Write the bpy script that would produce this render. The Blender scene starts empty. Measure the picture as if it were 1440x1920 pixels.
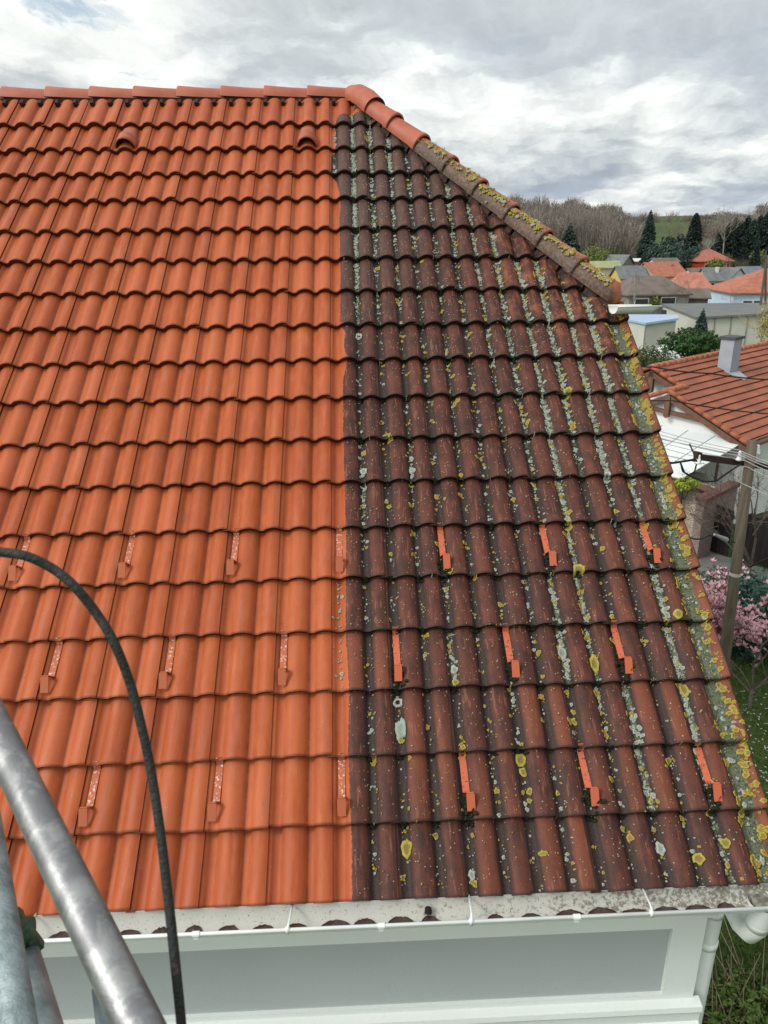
import bpy, bmesh, math, random
from mathutils import Vector, Matrix, noise
R_ = math.radians
random.seed(7)
sc = bpy.context.scene
# ---------------------------------------------------------------- camera
F = 1400.0
ROT = [[0.9990156942, -0.0431615624, -0.0102333858], [-0.0245608305, -0.3461200719, -0.9378686803], [0.0369378974, 0.9371968712, -0.3468394677]]
CW = Vector((0.151098, -2.537922, 2.830825))
cam = bpy.data.cameras.new('camera'); cam_o = bpy.data.objects.new('camera', cam)
sc.collection.objects.link(cam_o); sc.camera = cam_o
rr, dd, ff = (Vector(v).normalized() for v in ROT)
cam_o.matrix_world = Matrix(((rr.x, -dd.x, -ff.x, CW.x), (rr.y, -dd.y, -ff.y, CW.y), (rr.z, -dd.z, -ff.z, CW.z), (0, 0, 0, 1)))
cam.sensor_fit = 'VERTICAL'; cam.sensor_height = 36; cam.sensor_width = 27
cam.lens = F / 1920 * 36; cam.clip_start = .05; cam.clip_end = 6000
cam.dof.use_dof = True; cam.dof.focus_distance = 5.0; cam.dof.aperture_fstop = 11.0
def ray(x, y): return rr * ((x - 720) / F) + dd * ((y - 960) / F) + ff
def on(x, y, z): d = ray(x, y); return CW + d * ((z - CW.z) / d.z)
def at(x, y, D): d = ray(x, y); return CW + d * (D / math.hypot(d.x, d.y))
# ---------------------------------------------------------------- light
SUN_AZ = R_(-112); SUN_EL = R_(40)      # azimuth measured from +Y towards +X
sun_dir = Vector((math.sin(SUN_AZ) * math.cos(SUN_EL), math.cos(SUN_AZ) * math.cos(SUN_EL), math.sin(SUN_EL)))
sl = bpy.data.lights.new('sun', 'SUN'); sl.energy = 1.9; sl.angle = R_(14); sl.color = (1, .96, .9)
so = bpy.data.objects.new('sun', sl); sc.collection.objects.link(so)
so.rotation_euler = (-sun_dir).to_track_quat('-Z', 'Y').to_euler()
sc.view_settings.view_transform = 'Standard'; sc.view_settings.look = 'None'
sc.view_settings.exposure = 0.09; sc.view_settings.gamma = 1.0
# ---------------------------------------------------------------- node helper
class NT:
    def __init__(s, tree): s.t = tree; s.n = tree.nodes; s.l = tree.links
    def add(s, typ, ins=None, **kw):
        n = s.n.new(typ)
        for k, v in kw.items(): setattr(n, k, v)
        if ins:
            for k, v in ins.items():
                sock = n.inputs[k]
                if isinstance(v, bpy.types.NodeSocket): s.l.new(v, sock)
                else: sock.default_value = v
        return n
    def math(s, op, a, b=0.0, c=None, clamp=False):
        n = s.add('ShaderNodeMath', {0: a, 1: b}, operation=op, use_clamp=clamp)
        if c is not None:
            if isinstance(c, bpy.types.NodeSocket): s.l.new(c, n.inputs[2])
            else: n.inputs[2].default_value = c
        return n.outputs[0]
    def mix(s, f, a, b, mode='MIX'):
        n = s.add('ShaderNodeMix', data_type='RGBA', blend_type=mode)
        for i, v in ((0, f), (6, a), (7, b)):
            if isinstance(v, bpy.types.NodeSocket): s.l.new(v, n.inputs[i])
            elif i == 0: n.inputs[0].default_value = v
            else: n.inputs[i].default_value = (*v, 1)
        return n.outputs[2]
    def noise(s, vec, scale, detail=4, rough=.55, dist=0.0):
        return s.add('ShaderNodeTexNoise', {'Vector': vec, 'Scale': scale, 'Detail': detail, 'Roughness': rough, 'Distortion': dist}).outputs[0]
    def map(s, vec, scale=(1, 1, 1), loc=(0, 0, 0)):
        return s.add('ShaderNodeMapping', {'Vector': vec, 'Scale': scale, 'Location': loc}).outputs[0]
    def step(s, v, a, b):       # smooth 0..1 between a and b
        return s.add('ShaderNodeMapRange', {0: v, 1: a, 2: b, 3: 0.0, 4: 1.0}, interpolation_type='SMOOTHSTEP').outputs[0]
    def attr(s, name): return s.add('ShaderNodeAttribute', attribute_name=name).outputs['Fac']
def new_mat(name):
    m = bpy.data.materials.new(name); m.use_nodes = True
    t = NT(m.node_tree); b = m.node_tree.nodes['Principled BSDF']
    return m, t, b
def mat(name, c1, c2=None, scale=5.0, rough=.7, spec=.3, metal=0.0, bump=0.0, bscale=None, stretch=(1, 1, 1), detail=5, lo=.35, hi=.65):
    m, t, b = new_mat(name)
    b.inputs['Roughness'].default_value = rough; b.inputs['Specular IOR Level'].default_value = spec
    b.inputs['Metallic'].default_value = metal
    co = t.add('ShaderNodeTexCoord').outputs['Object']
    co = t.map(co, stretch)
    n = t.noise(co, scale, detail)
    if c2: t.l.new(t.mix(t.step(n, lo, hi), c1, c2), b.inputs['Base Color'])
    else: b.inputs['Base Color'].default_value = (*c1, 1)
    if bump:
        bn = t.add('ShaderNodeBump', {'Height': t.noise(co, bscale or scale * 4, 6), 'Strength': bump, 'Distance': .02})
        t.l.new(bn.outputs[0], b.inputs['Normal'])
    return m
# ---------------------------------------------------------------- world: broken cloud over a clear sky
w = bpy.data.worlds.new('World'); sc.world = w; w.use_nodes = True
t = NT(w.node_tree); bg = w.node_tree.nodes['Background']
sky = t.add('ShaderNodeTexSky', sky_type='NISHITA', sun_disc=False, sun_elevation=SUN_EL, sun_rotation=SUN_AZ)
gen = t.add('ShaderNodeTexCoord').outputs['Generated']
sep = t.add('ShaderNodeSeparateXYZ', {0: gen})
zc = t.math('MAXIMUM', sep.outputs[2], 0.0)
def layer(zoff, k, off):     # a flat cloud deck seen in perspective
    z = t.math('ADD', zc, zoff)
    return t.add('ShaderNodeCombineXYZ', {0: t.math('ADD', t.math('DIVIDE', sep.outputs[0], z), off[0]), 1: t.math('ADD', t.math('DIVIDE', t.math('MULTIPLY', sep.outputs[1], k), z), off[1]), 2: 0.0}).outputs[0]
OFF = (2.3, 5.1)
v0 = layer(.20, .8, OFF)
warp = t.noise(v0, 3.0, 5, .6)
vw = t.add('ShaderNodeVectorMath', {0: v0, 1: t.add('ShaderNodeCombineXYZ', {0: t.math('MULTIPLY', warp, .22), 1: t.math('MULTIPLY', warp, .5), 2: 0.0}).outputs[0]}, operation='ADD').outputs[0]
n0 = t.noise(vw, 1.5, 9, .56); big = t.noise(v0, .45, 2, .5)
up = t.noise(t.add('ShaderNodeVectorMath', {0: vw, 1: (0.0, -.10, 0.0)}, operation='ADD').outputs[0], 1.5, 9, .56)
dens = t.math('ADD', t.math('MULTIPLY', n0, .75), t.math('MULTIPLY', big, .45))
shade = t.math('MULTIPLY', t.math('SUBTRACT', up, n0), 3.0)
c1 = t.mix(t.step(dens, .52, .67), (9.4, 9.7, 9.4), (6.1, 6.55, 6.75))
c1 = t.mix(t.math('MULTIPLY', t.step(dens, .61, .75), t.step(zc, .34, .05)), c1, (4.2, 4.75, 5.5))
c2 = t.mix(1.0, c1, t.add('ShaderNodeCombineColor', {i: t.math('ADD', 1.0, t.math('MULTIPLY', t.math('MAXIMUM', t.math('MINIMUM', shade, .8), -.8), .36)) for i in (0, 1, 2)}).outputs[0], 'MULTIPLY')
# brighter cloud round the hidden sun and overhead, out of the picture
dt = t.add('ShaderNodeVectorMath', {0: gen, 1: sun_dir}, operation='DOT_PRODUCT').outputs['Value']
c3 = t.mix(1.0, c2, t.add('ShaderNodeCombineColor', {i: t.math('ADD', 1.0, t.math('MULTIPLY', t.step(dt, .25, 1.0), 1.1)) for i in (0, 1, 2)}).outputs[0], 'MULTIPLY')
gap = t.math('MULTIPLY', t.step(dens, .525, .475), .85)
skyc = t.mix(1.0, sky.outputs[0], (1.0, 1.0, 1.0), 'MULTIPLY')
skyc = t.mix(.55, skyc, (5.2, 6.6, 7.8))
col = t.mix(gap, c3, skyc)
t.l.new(col, bg.inputs['Color']); bg.inputs['Strength'].default_value = .1
# ---------------------------------------------------------------- mesh helpers
WO = {}
class MB:
    def __init__(s): s.v = []; s.f = []; s.m = []; s.a = {}
    def quad(s, a, b, c, d, m=0):
        i = len(s.v); s.v += [tuple(a), tuple(b), tuple(c), tuple(d)]; s.f.append((i, i + 1, i + 2, i + 3)); s.m.append(m)
    def tri(s, a, b, c, m=0):
        i = len(s.v); s.v += [tuple(a), tuple(b), tuple(c)]; s.f.append((i, i + 1, i + 2)); s.m.append(m)
    def poly(s, pts, m=0):
        i = len(s.v); s.v += [tuple(p) for p in pts]; s.f.append(tuple(range(i, i + len(pts)))); s.m.append(m)
    def box(s, o, ax, ay, az, m=0):         # o = corner, three edge vectors
        o, ax, ay, az = map(Vector, (o, ax, ay, az)); i = len(s.v)
        if ax.cross(ay).dot(az) < 0: o, ax = o + ax, -ax
        for z in (0, 1):
            for (x, y) in ((0, 0), (1, 0), (1, 1), (0, 1)): s.v.append(tuple(o + ax * x + ay * y + az * z))
        for q in ((3, 2, 1, 0), (4, 5, 6, 7), (0, 1, 5, 4), (1, 2, 6, 5), (2, 3, 7, 6), (3, 0, 4, 7)):
            s.f.append(tuple(i + k for k in q)); s.m.append(m)
    def cbox(s, c, sx, sy, sz, rz=0, m=0):  # centre of the base
        c = Vector(c); ax = Vector((math.cos(rz), math.sin(rz), 0)) * sx; ay = Vector((-math.sin(rz), math.cos(rz), 0)) * sy
        s.box(c - ax / 2 - ay / 2, ax, ay, (0, 0, sz), m)
    def prism(s, pts, d, m=0):              # closed polygon pushed along d
        d = Vector(d); pts = [Vector(p) for p in pts]; i = len(s.v); n = len(pts)
        s.v += [tuple(p) for p in pts] + [tuple(p + d) for p in pts]
        s.f.append(tuple(range(i + n - 1, i - 1, -1))); s.f.append(tuple(range(i + n, i + 2 * n))); s.m += [m, m]
        for k in range(n): s.f.append((i + k, i + (k + 1) % n, i + n + (k + 1) % n, i + n + k)); s.m.append(m)
    def tube(s, path, r, n=10, caps=True, m=0):
        path = [Vector(p) for p in path]
        if not isinstance(r, (list, tuple)): r = [r] * len(path)
        i0 = len(s.v); up = None
        for k, p in enumerate(path):
            d = (path[min(k + 1, len(path) - 1)] - path[max(k - 1, 0)]).normalized()
            if up is None: up = d.orthogonal().normalized()
            up = (up - d * up.dot(d)).normalized(); sd = d.cross(up)
            for j in range(n):
                a = 2 * math.pi * j / n; s.v.append(tuple(p + (up * math.cos(a) + sd * math.sin(a)) * r[k]))
        for k in range(len(path) - 1):
            for j in range(n):
                a, b = i0 + k * n + j, i0 + k * n + (j + 1) % n
                s.f.append((a, b, b + n, a + n)); s.m.append(m)
        if caps:
            s.f.append(tuple(i0 + j for j in reversed(range(n)))); s.f.append(tuple(i0 + (len(path) - 1) * n + j for j in range(n))); s.m += [m, m]
    def grid(s, rows, m=0, close=False):    # rows: list of equal length lists of points
        i0 = len(s.v); n = len(rows[0])
        for r in rows: s.v += [tuple(p) for p in r]
        for k in range(len(rows) - 1):
            for j in range(n - 1 + (1 if close else 0)):
                a, b = i0 + k * n + j, i0 + k * n + (j + 1) % n
                s.f.append((a, b, b + n, a + n)); s.m.append(m)
    def build(s, name, mats, parent=None, origin=None, smooth=False, angle=None, kind=None):
        if origin is None:
            origin = WO[parent.name] if parent else Vector((0, 0, 0))
        origin = Vector(origin)
        me = bpy.data.meshes.new(name); me.from_pydata([tuple(Vector(v) - origin) for v in s.v], [], s.f)
        if not isinstance(mats, (list, tuple)): mats = [mats]
        for m in mats: me.materials.append(m)
        me.polygons.foreach_set('material_index', s.m)
        if smooth: me.polygons.foreach_set('use_smooth', [True] * len(me.polygons))
        for k, vals in s.a.items():
            at_ = me.attributes.new(k, 'FLOAT', 'POINT'); at_.data.foreach_set('value', vals)
        me.update()
        o = bpy.data.objects.new(name, me); sc.collection.objects.link(o)
        o.location = origin - (WO[parent.name] if parent else Vector((0, 0, 0)))
        if parent: o.parent = parent
        if smooth and angle:
            me.shade_smooth_by_angle(angle=R_(angle)) if hasattr(me, 'shade_smooth_by_angle') else None
        WO[o.name] = origin
        if kind: o['kind'] = kind
        return o
def tag(o, label, cat, group=None, kind=None):
    o['label'] = label; o['category'] = cat
    if group: o['group'] = group
    if kind: o['kind'] = kind
    return o
def thing(name, loc, label, cat, group=None):
    o = bpy.data.objects.new(name, None); sc.collection.objects.link(o); o.location = loc; o.empty_display_size = .2
    WO[o.name] = Vector(loc)
    return tag(o, label, cat, group)
def copy_tree(o, loc, scale=None, rz=None, parent=None):
    c = o.copy(); sc.collection.objects.link(c); c.parent = parent
    if parent is None:
        c.location = loc
        if scale: c.scale = scale
        if rz is not None: c.rotation_euler = (0, 0, rz)
    for ch in o.children: copy_tree(ch, None, parent=c)
    return c
# ================================================================ the house under the roof
AL = R_(39); CA, SA = math.cos(AL), math.sin(AL)
N0 = .047
def PL(X, s, n): return Vector((X, s * CA - (n - N0) * SA, s * SA + (n - N0) * CA))      # roof plane: along eave, up slope, off the plane
YS = [.0207, .346, .6646, .9933, 1.3188, 1.635, 1.9621, 2.2826, 2.6048, 2.9369, 3.26, 3.5819, 3.9171, 4.2525, 4.5867, 4.94, 5.2623, 5.5906, 5.9335, 6.315]
TW = .30; LIFT = .040; GZ = -6.3
def smooth01(x): x = max(0, min(1, x)); return x * x * (3 - 2 * x)
def prof(f, last=False): # height of the double-roll tile across its width, f in 0..1 from seam to seam
    def roll(f, a, b, hgt):
        if f <= a or f >= b: return 0
        x = (f - a) / (b - a)
        return hgt * (math.sin(math.pi * x) ** .64)
    if last: return max(roll(f, .20, .565, .036), roll(f, .83, 1.10, .034), roll(f + 1, .705, 1.085, .036) - .004 * (f < .1))
    return max(roll(f, .20, .605, .036), roll(f, .705, 1.085, .036), roll(f + 1, .705, 1.085, .036) - .004 * (f < .1))
def row_of(s):
    for v in range(len(YS) - 1):
        if s < YS[v + 1]: return max(v, 0)
    return len(YS) - 2
def surf(X, s):         # height of the tiled surface over the plane
    u = X / TW; f = u - math.floor(u); v = row_of(s)
    return prof(f, 6 <= u < 7) + LIFT * (1 - (s - YS[v]) / (YS[v + 1] - YS[v]))
def bound(s):           # where the washed tiles stop
    tab = [(-.3, .285), (.3, .30), (.7, .27), (1, .30), (1.3, .26), (1.9, .29), (2.3, .28), (2.6, .265), (2.93, .275), (3.1, .28), (3.2, .36), (3.26, .42), (3.3, .31), (3.5, .33), (3.56, .40), (3.6, .24),
           (4.2, .26), (4.7, .25), (4.9, .29), (5.05, .24), (5.24, .17), (5.262, .17), (5.27, .03), (5.58, .06), (5.6, .17), (5.9, .18), (5.94, .17), (6.0, .17), (6.06, .30), (6.1, .62), (6.16, 1.6), (6.7, 1.7)]
    for (a, b), (c, d) in zip(tab, tab[1:]):
        if s <= c: return TW * (b + (d - b) * (s - a) / (c - a))
    return TW * 1.7
WT = [ # pale lichen in each trough (two per tile, from the washed edge to the verge), rows eave..ridge
 '0003400000000000330', '1121224312246688884', '1121112111133444568', '1112122321233344784', '2114321112222333300', '1211111222222333000',
 '1231122222223445500', '2112322223445550000', '1116523444556600000', '2234557886667000000', '2661221466677000000', '2211223877770000000', '4567875578880000000', '6666667777700000000']
YT = [
 '0000000000000000000', '3333222220011000012', '4332222332222222242', '3333333332323111110', '3333334332232222222', '2333333333332222222',
 '3332322333333332000', '2233332333333330000', '2334333343344400000', '3366456333444000000', '2542232165455000000', '2222222235566000000', '3444333344666000000', '7777777788888000000']
random.seed(11)
HT = PL(.316, 6.185, .05); HF = PL(2.012, 3.80, .05)          # the hip from ridge end to foot
tiles = MB(); uvs = []
for k in ('bd', 'trough', 'rnd', 'edge', 'moss', 'prof', 'tv', 'groove_shade'): tiles.a[k] = []
NS = 30
fr = [-.075 + (1.0 + .075) * j / NS for j in range(NS + 1)]
tt = [0, .02, .06, .3, .55, .8, 1.06]
for v in range(len(YS) - 1):
    for i in range(-13, 7):
        last = i == 6
        rnd = random.random(); dz = random.uniform(-.0025, .0025); dsx = random.uniform(-.0018, .0018); ds = random.uniform(-.004, .004); tw = random.uniform(-.006, .006)
        g = YS[v + 1] - YS[v]
        base = len(tiles.v)
        rows = []
        ff_ = [(f, 0) for f in fr] + [(1.0, 1), (1.0, 2)]
        tvs = [(-1, 1), (0, 1)] + [(q, 0) for q in tt]
        n_ = len(ff_)
        for ti, (tv, ed) in enumerate(tvs):
            for j, (f, sd) in enumerate(ff_):
                X = (i + f) * TW + dsx
                s = YS[v] + max(tv, 0) * g + ds + tw * (f - .5)
                h = prof(f, last) if f >= 0 else prof(f + 1) - .012 - .006 * (-f / .075)
                if f < 0: h = min(h, prof(0) - .009)
                n = h + LIFT * (1 - max(tv, 0)) + dz
                if tv == -1: n -= LIFT + .006; s += .008
                if tv == 0: n -= .003
                if sd == 2 and not last: n -= .018; X += .0004
                if last and sd: X -= .008; n -= (0 if sd == 1 else .10)
                tiles.v.append(tuple(PL(X, s, n)))
                uvs.append((X, s))
                tiles.a['bd'].append(X - bound(s)); tiles.a['rnd'].append(rnd)
                tiles.a['edge'].append(1.0 if (ed or (sd and not last)) else 0.0)
                tiles.a['tv'].append(max(tv, 0))
                ft = f % 1
                tr = 1 - min(1, min(abs(ft - .14), abs(ft - .655)) / .085)
                if last and ft > .5: tr = 1 if .59 < ft < .80 else max(0, 1 - min(abs(ft - .59), abs(ft - .80)) / .05)
                tiles.a['trough'].append(smooth01(tr * 1.5)); tiles.a['prof'].append(prof(f % 1, last) / .036)
                tiles.a['groove_shade'].append(max(math.exp(-((ft - .612) / .014) ** 2), math.exp(-((ft - .085) / .014) ** 2)))
                mo = 0
                if i >= 0:
                    kk = 2 * i + (0 if ft < .42 else 1)
                    wv = int(WT[kk][min(v, 18)]) / 9
                    mo = wv if kk not in (12, 13) else wv * 1.1
                    if f < 0 or (f > .9 and not last): mo *= .4
                tiles.a['moss'].append(mo)
        for a in range(len(tvs) - 1):
            if a == 1: continue
            for j in range(n_ - 1):
                if j == len(fr) - 1 and not last: continue
                q = base + a * n_ + j
                tiles.f.append((q, q + 1, q + n_ + 1, q + n_)); tiles.m.append(0)
# ---- tile material
tile_m, t, b = new_mat('roof_tile')
uv = t.add('ShaderNodeUVMap', uv_map='plan').outputs[0]
a_bd, a_tr, a_rnd, a_ed, a_mo, a_pr, a_tv = (t.attr(k) for k in ('bd', 'trough', 'rnd', 'edge', 'moss', 'prof', 'tv'))
streak = t.noise(t.map(uv, (38, 5, 1)), 1, 5, .6); med = t.noise(uv, 9, 5, .6); fin = t.noise(uv, 90, 4, .65); gr = t.noise(uv, 260, 3, .7)
rowc = t.noise(t.map(uv, (2.2, 1.1, 1)), 1, 2)
# washed clay
c = t.mix(t.step(streak, .35, .7), (.330, .066, .015), (.390, .090, .023))
c = t.mix(t.math('MULTIPLY', t.step(med, .45, .7), .45), c, (.29, .056, .018))
c = t.mix(t.math('MULTIPLY', t.step(a_rnd, .4, 1.0), .5), c, (.45, .112, .040))
c = t.mix(t.math('MULTIPLY', t.step(a_rnd, .35, .0), .35), c, (.27, .050, .015))
bloom = t.math('MULTIPLY', t.math('MULTIPLY', t.step(t.noise(t.map(uv, (26, 3, 1), (4, 2, 0)), 1, 3), .52, .68), t.step(a_pr, .45, .95)), .26)
c = t.mix(bloom, c, (.27, .125, .092))
spk = t.add('ShaderNodeTexVoronoi', {'Vector': uv, 'Scale': 55.0, 'Randomness': 1.0})
spc = t.add('ShaderNodeSeparateColor', {0: spk.outputs['Color']})
dot = t.math('MULTIPLY', t.step(spk.outputs['Distance'], .16, .08), t.math('GREATER_THAN', spc.outputs[0], .90))
c = t.mix(t.math('MULTIPLY', dot, .75), c, (.06, .03, .02))
dot2 = t.math('MULTIPLY', t.step(spk.outputs['Distance'], .13, .06), t.math('GREATER_THAN', spc.outputs[1], .93))
c = t.mix(t.math('MULTIPLY', dot2, .8), c, (.60, .36, .24))
gut = t.math('MULTIPLY', t.math('MULTIPLY', a_tr, t.step(t.noise(t.map(uv, (70, 14, 1)), 1, 5, .7), .56, .7)), .35)
c = t.mix(gut, c, (.20, .06, .03))
a_gv = t.attr('groove_shade')
c = t.mix(t.math('MULTIPLY', a_gv, t.math('ADD', .35, t.math('MULTIPLY', t.step(t.noise(t.map(uv, (8, 10, 1)), 1, 5, .7), .4, .62), .45))), c, (.105, .024, .010))  # dark line at each roll's foot: crease shading put into the colour
c = t.mix(t.math('MULTIPLY', t.step(a_tv, .045, .012), .72), c, (.105, .026, .011))  # course-edge shadow painted as a dark band on the tile's lower end
stn = t.math('MULTIPLY', t.step(t.noise(t.map(uv, (5, 3, 1), (7, 1, 0)), 1, 5, .65), .52, .70), t.step(t.noise(uv, 30, 4, .7), .35, .7))
c = t.mix(t.math('MULTIPLY', stn, .38), c, (.19, .050, .020))
pal = t.math('MULTIPLY', t.step(t.noise(t.map(uv, (16, 2.2, 1), (3, 8, 0)), 1, 4, .6), .55, .75), t.step(a_pr, .2, .8))
c = t.mix(t.math('MULTIPLY', pal, .30), c, (.52, .19, .10))
clean = c
# unwashed: grime, algae and worn rolls
top = t.mix(t.step(t.math('ADD', t.math('MULTIPLY', streak, .6), t.math('MULTIPLY', med, .5)), .42, .72), (.044, .017, .013), (.125, .035, .021))
orange = t.math('MULTIPLY', t.math('MULTIPLY', t.step(a_pr, .35, .95), t.step(t.math('ADD', t.math('ADD', t.math('MULTIPLY', rowc, .75), t.math('MULTIPLY', a_rnd, .42)), t.math('MULTIPLY', fin, .30)), .72, 1.0)), .8)
sp_ = t.add('ShaderNodeSeparateXYZ', {0: uv})
orange = t.math('MULTIPLY', orange, t.math('ADD', .30, t.math('MULTIPLY', t.step(sp_.outputs[1], 2.2, 1.0), .70)))
top = t.mix(orange, top, (.225, .062, .028))
top = t.mix(t.math('MULTIPLY', t.step(t.math('ADD', t.math('MULTIPLY', gr, .6), t.math('MULTIPLY', fin, .4)), .48, .60), .62), top, (.034, .019, .016))
top = t.mix(t.math('MULTIPLY', t.step(t.noise(uv, 140, 4, .7), .58, .68), .45), top, (.24, .11, .07))
sp_ = t.add('ShaderNodeSeparateXYZ', {0: uv})
grey = t.step(t.math('SUBTRACT', t.math('SUBTRACT', sp_.outputs[1], 3.4), t.math('MULTIPLY', t.math('SUBTRACT', sp_.outputs[0], .5), 1.2)), 0, 1.8)
top = t.mix(t.math('MULTIPLY', grey, .62), top, (.080, .050, .042))
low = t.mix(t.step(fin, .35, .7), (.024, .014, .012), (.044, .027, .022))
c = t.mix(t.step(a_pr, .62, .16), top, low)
c = t.mix(t.math('MULTIPLY', t.math('MULTIPLY', t.step(a_tr, .25, .0), t.step(a_pr, .5, .1)), .75), c, (.013, .010, .009))  # feet of both roll flanks painted near-black, crease shading in the colour
# narrow rust-coloured bare strips beside the rolls
bare = t.math('MULTIPLY', t.math('MULTIPLY', t.step(t.noise(t.map(uv, (60, 7, 1), (9, 3, 0)), 1, 3), .60, .64), t.step(a_pr, .45, .7)), .5)
c = t.mix(bare, c, (.23, .085, .050))
# last column by the verge has shed its grime
verge = t.math('MULTIPLY', t.step(sp_.outputs[0], 2.015, 2.05), t.step(med, .25, .55))
c = t.mix(t.math('MULTIPLY', verge, .75), c, (.215, .062, .030))
ver2 = t.math('MULTIPLY', t.step(t.math('ADD', t.math('SUBTRACT', sp_.outputs[1], 3.2), t.math('MULTIPLY', sp_.outputs[0], .65)), 1.05, 1.55), t.step(sp_.outputs[0], 1.0, 1.5))
c = t.mix(t.math('MULTIPLY', t.math('MULTIPLY', ver2, t.step(t.math('ADD', t.math('MULTIPLY', streak, .5), t.math('MULTIPLY', med, .5)), .48, .60)), .55), c, (.30, .090, .042))
# green-grey crust
thr = t.math('SUBTRACT', 1.0, a_mo)
cr = t.math('MULTIPLY', t.step(t.math('ADD', t.math('MULTIPLY', t.noise(uv, 34, 5, .65), .8), t.math('MULTIPLY', t.math('SUBTRACT', a_tr, .5), .30)), t.math('ADD', t.math('MULTIPLY', thr, .42), .27), t.math('ADD', t.math('MULTIPLY', thr, .42), .34)), t.step(a_mo, .3, .5))
crc = t.mix(t.step(t.noise(uv, 160, 4, .7), .35, .65), (.044, .054, .028), (.160, .176, .115))
crc = t.mix(t.step(t.noise(uv, 60, 4, .7), .50, .62), crc, (.035, .042, .026))
c = t.mix(t.math('MULTIPLY', cr, t.step(a_tr, .0, .3)), c, crc)
dvor = t.add('ShaderNodeTexVoronoi', {'Vector': uv, 'Scale': 75.0, 'Randomness': 1.0})
dvc = t.add('ShaderNodeSeparateColor', {0: dvor.outputs['Color']})
d3 = t.math('MULTIPLY', t.step(dvor.outputs['Distance'], .24, .12), t.math('GREATER_THAN', dvc.outputs[0], .86))
c = t.mix(t.math('MULTIPLY', d3, .8), c, t.mix(t.math('GREATER_THAN', dvc.outputs[1], .55), (.42, .40, .36), (.42, .30, .07)))
c = t.mix(t.math('MULTIPLY', a_gv, t.math('ADD', .30, t.math('MULTIPLY', streak, .5))), c, (.010, .006, .005))  # the painted crease shading again, over the dirty tiles
dirty = c
m_ = t.step(t.math('ADD', a_bd, t.math('MULTIPLY', t.math('SUBTRACT', t.noise(uv, 45, 4, .7), .5), .022)), -.0015, .0025)
c = t.mix(m_, clean, dirty)
edc = t.mix(m_, (.075, .018, .009), (.013, .009, .008))
c = t.mix(a_ed, c, edc)
lip = t.math('MULTIPLY', t.step(a_tv, .05, .01), .7)  # course-edge shadow painted along the lower lip of the unwashed tiles
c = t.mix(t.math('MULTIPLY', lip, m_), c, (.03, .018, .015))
t.l.new(c, b.inputs['Base Color'])
rg = t.add('ShaderNodeMapRange', {0: m_, 1: 0.0, 2: 1.0, 3: .52, 4: .58}).outputs[0]
t.l.new(rg, b.inputs['Roughness']); t.l.new(t.add('ShaderNodeMapRange', {0: m_, 1: 0.0, 2: 1.0, 3: .26, 4: .22}).outputs[0], b.inputs['Specular IOR Level'])
hgt = t.math('ADD', t.math('MULTIPLY', fin, .6), t.math('ADD', t.math('MULTIPLY', gr, .25), t.math('MULTIPLY', cr, 1.5)))
bp = t.add('ShaderNodeBump', {'Height': hgt, 'Strength': .35, 'Distance': .004}); t.l.new(bp.outputs[0], b.inputs['Normal'])

house = thing('house', (0, 2.5, GZ), 'house with its tiled roof washed orange on the left and dark, lichen-grown on the right', 'house')
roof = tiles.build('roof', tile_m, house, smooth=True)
me = roof.data
uvl = me.uv_layers.new(name='plan')
vi = [0] * len(me.loops); me.loops.foreach_get('vertex_index', vi)
uvl.data.foreach_set('uv', [c_ for q in vi for c_ in uvs[q]])
# cut along the hip and under the ridge
bm = bmesh.new(); bm.from_mesh(me); org = WO[roof.name]
hd = Vector((HF.x - HT.x, HF.y - HT.y, 0)).normalized(); hn = Vector((hd.y, -hd.x, 0))
if hn.x < 0: hn = -hn
def above_foot(f): return True
geom = [f for f in bm.faces if (f.calc_center_median() + org).y > HF.y - .35]
ge = set(e for f in geom for e in f.edges); gv = set(v_ for f in geom for v_ in f.verts)
bmesh.ops.bisect_plane(bm, geom=list(geom) + list(ge) + list(gv), plane_co=HT - org, plane_no=hn, dist=1e-5)
kill = [f for f in bm.faces if ((f.calc_center_median() + org) - HT).dot(hn) > 0 and (f.calc_center_median() + org).y > HF.y - .02]
bmesh.ops.delete(bm, geom=kill, context='FACES')
RY = PL(0, 6.40, 0).y
kill = [f for f in bm.faces if (f.calc_center_median() + org).y > RY + .02]
bmesh.ops.delete(bm, geom=kill, context='FACES')
bm.to_mesh(me); bm.free()
roof['label'] = 'hipped tile roof, washed orange on the left and dark and lichen-grown on the right'
# rear slope and small hip face, for anyone looking from the side
RZ = PL(0, 6.40, 0).z - .06
bs = MB()
prev = None
for v in range(18):
    rws = []
    for e_ in (0, 1):
        y = RY + (v + e_) * .26; z = RZ + .03 - (v + e_) * .26 * SA / CA + (.03 if e_ else 0)
        rws.append([(x * .0375 - 3.9, y, z + .034 * abs(math.sin((x * .0375 - 3.9) * math.pi / .15))) for x in range(0, 113 + min(18, v) * 5)])
    n = min(len(rws[0]), len(rws[1])); bs.grid([rws[0][:n], rws[1][:n]])
hipf = []
HB = Vector((HF.x, 2 * RY - HF.y, HF.z - .05))
for k in range(9):
    a, b_ = k / 8, (k + 1) / 8 + .01
    P0, P1 = HT.lerp(HF, a), Vector((HT.x, HT.y, HT.z)).lerp(HB, a)
    Q0, Q1 = HT.lerp(HF, min(b_, 1)), HT.lerp(HB, min(b_, 1))
    up = Vector((0, 0, .03))
    if k < 8: bs.quad(P0 - up, Q0, Q1, P1 - up)
clay = mat('plain_clay', (.42, .11, .045), (.30, .085, .045), 6, .6, .35, stretch=(3, .5, 1), bump=.3)
rb = bs.build('rear_slope', clay, roof, smooth=True)
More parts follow.
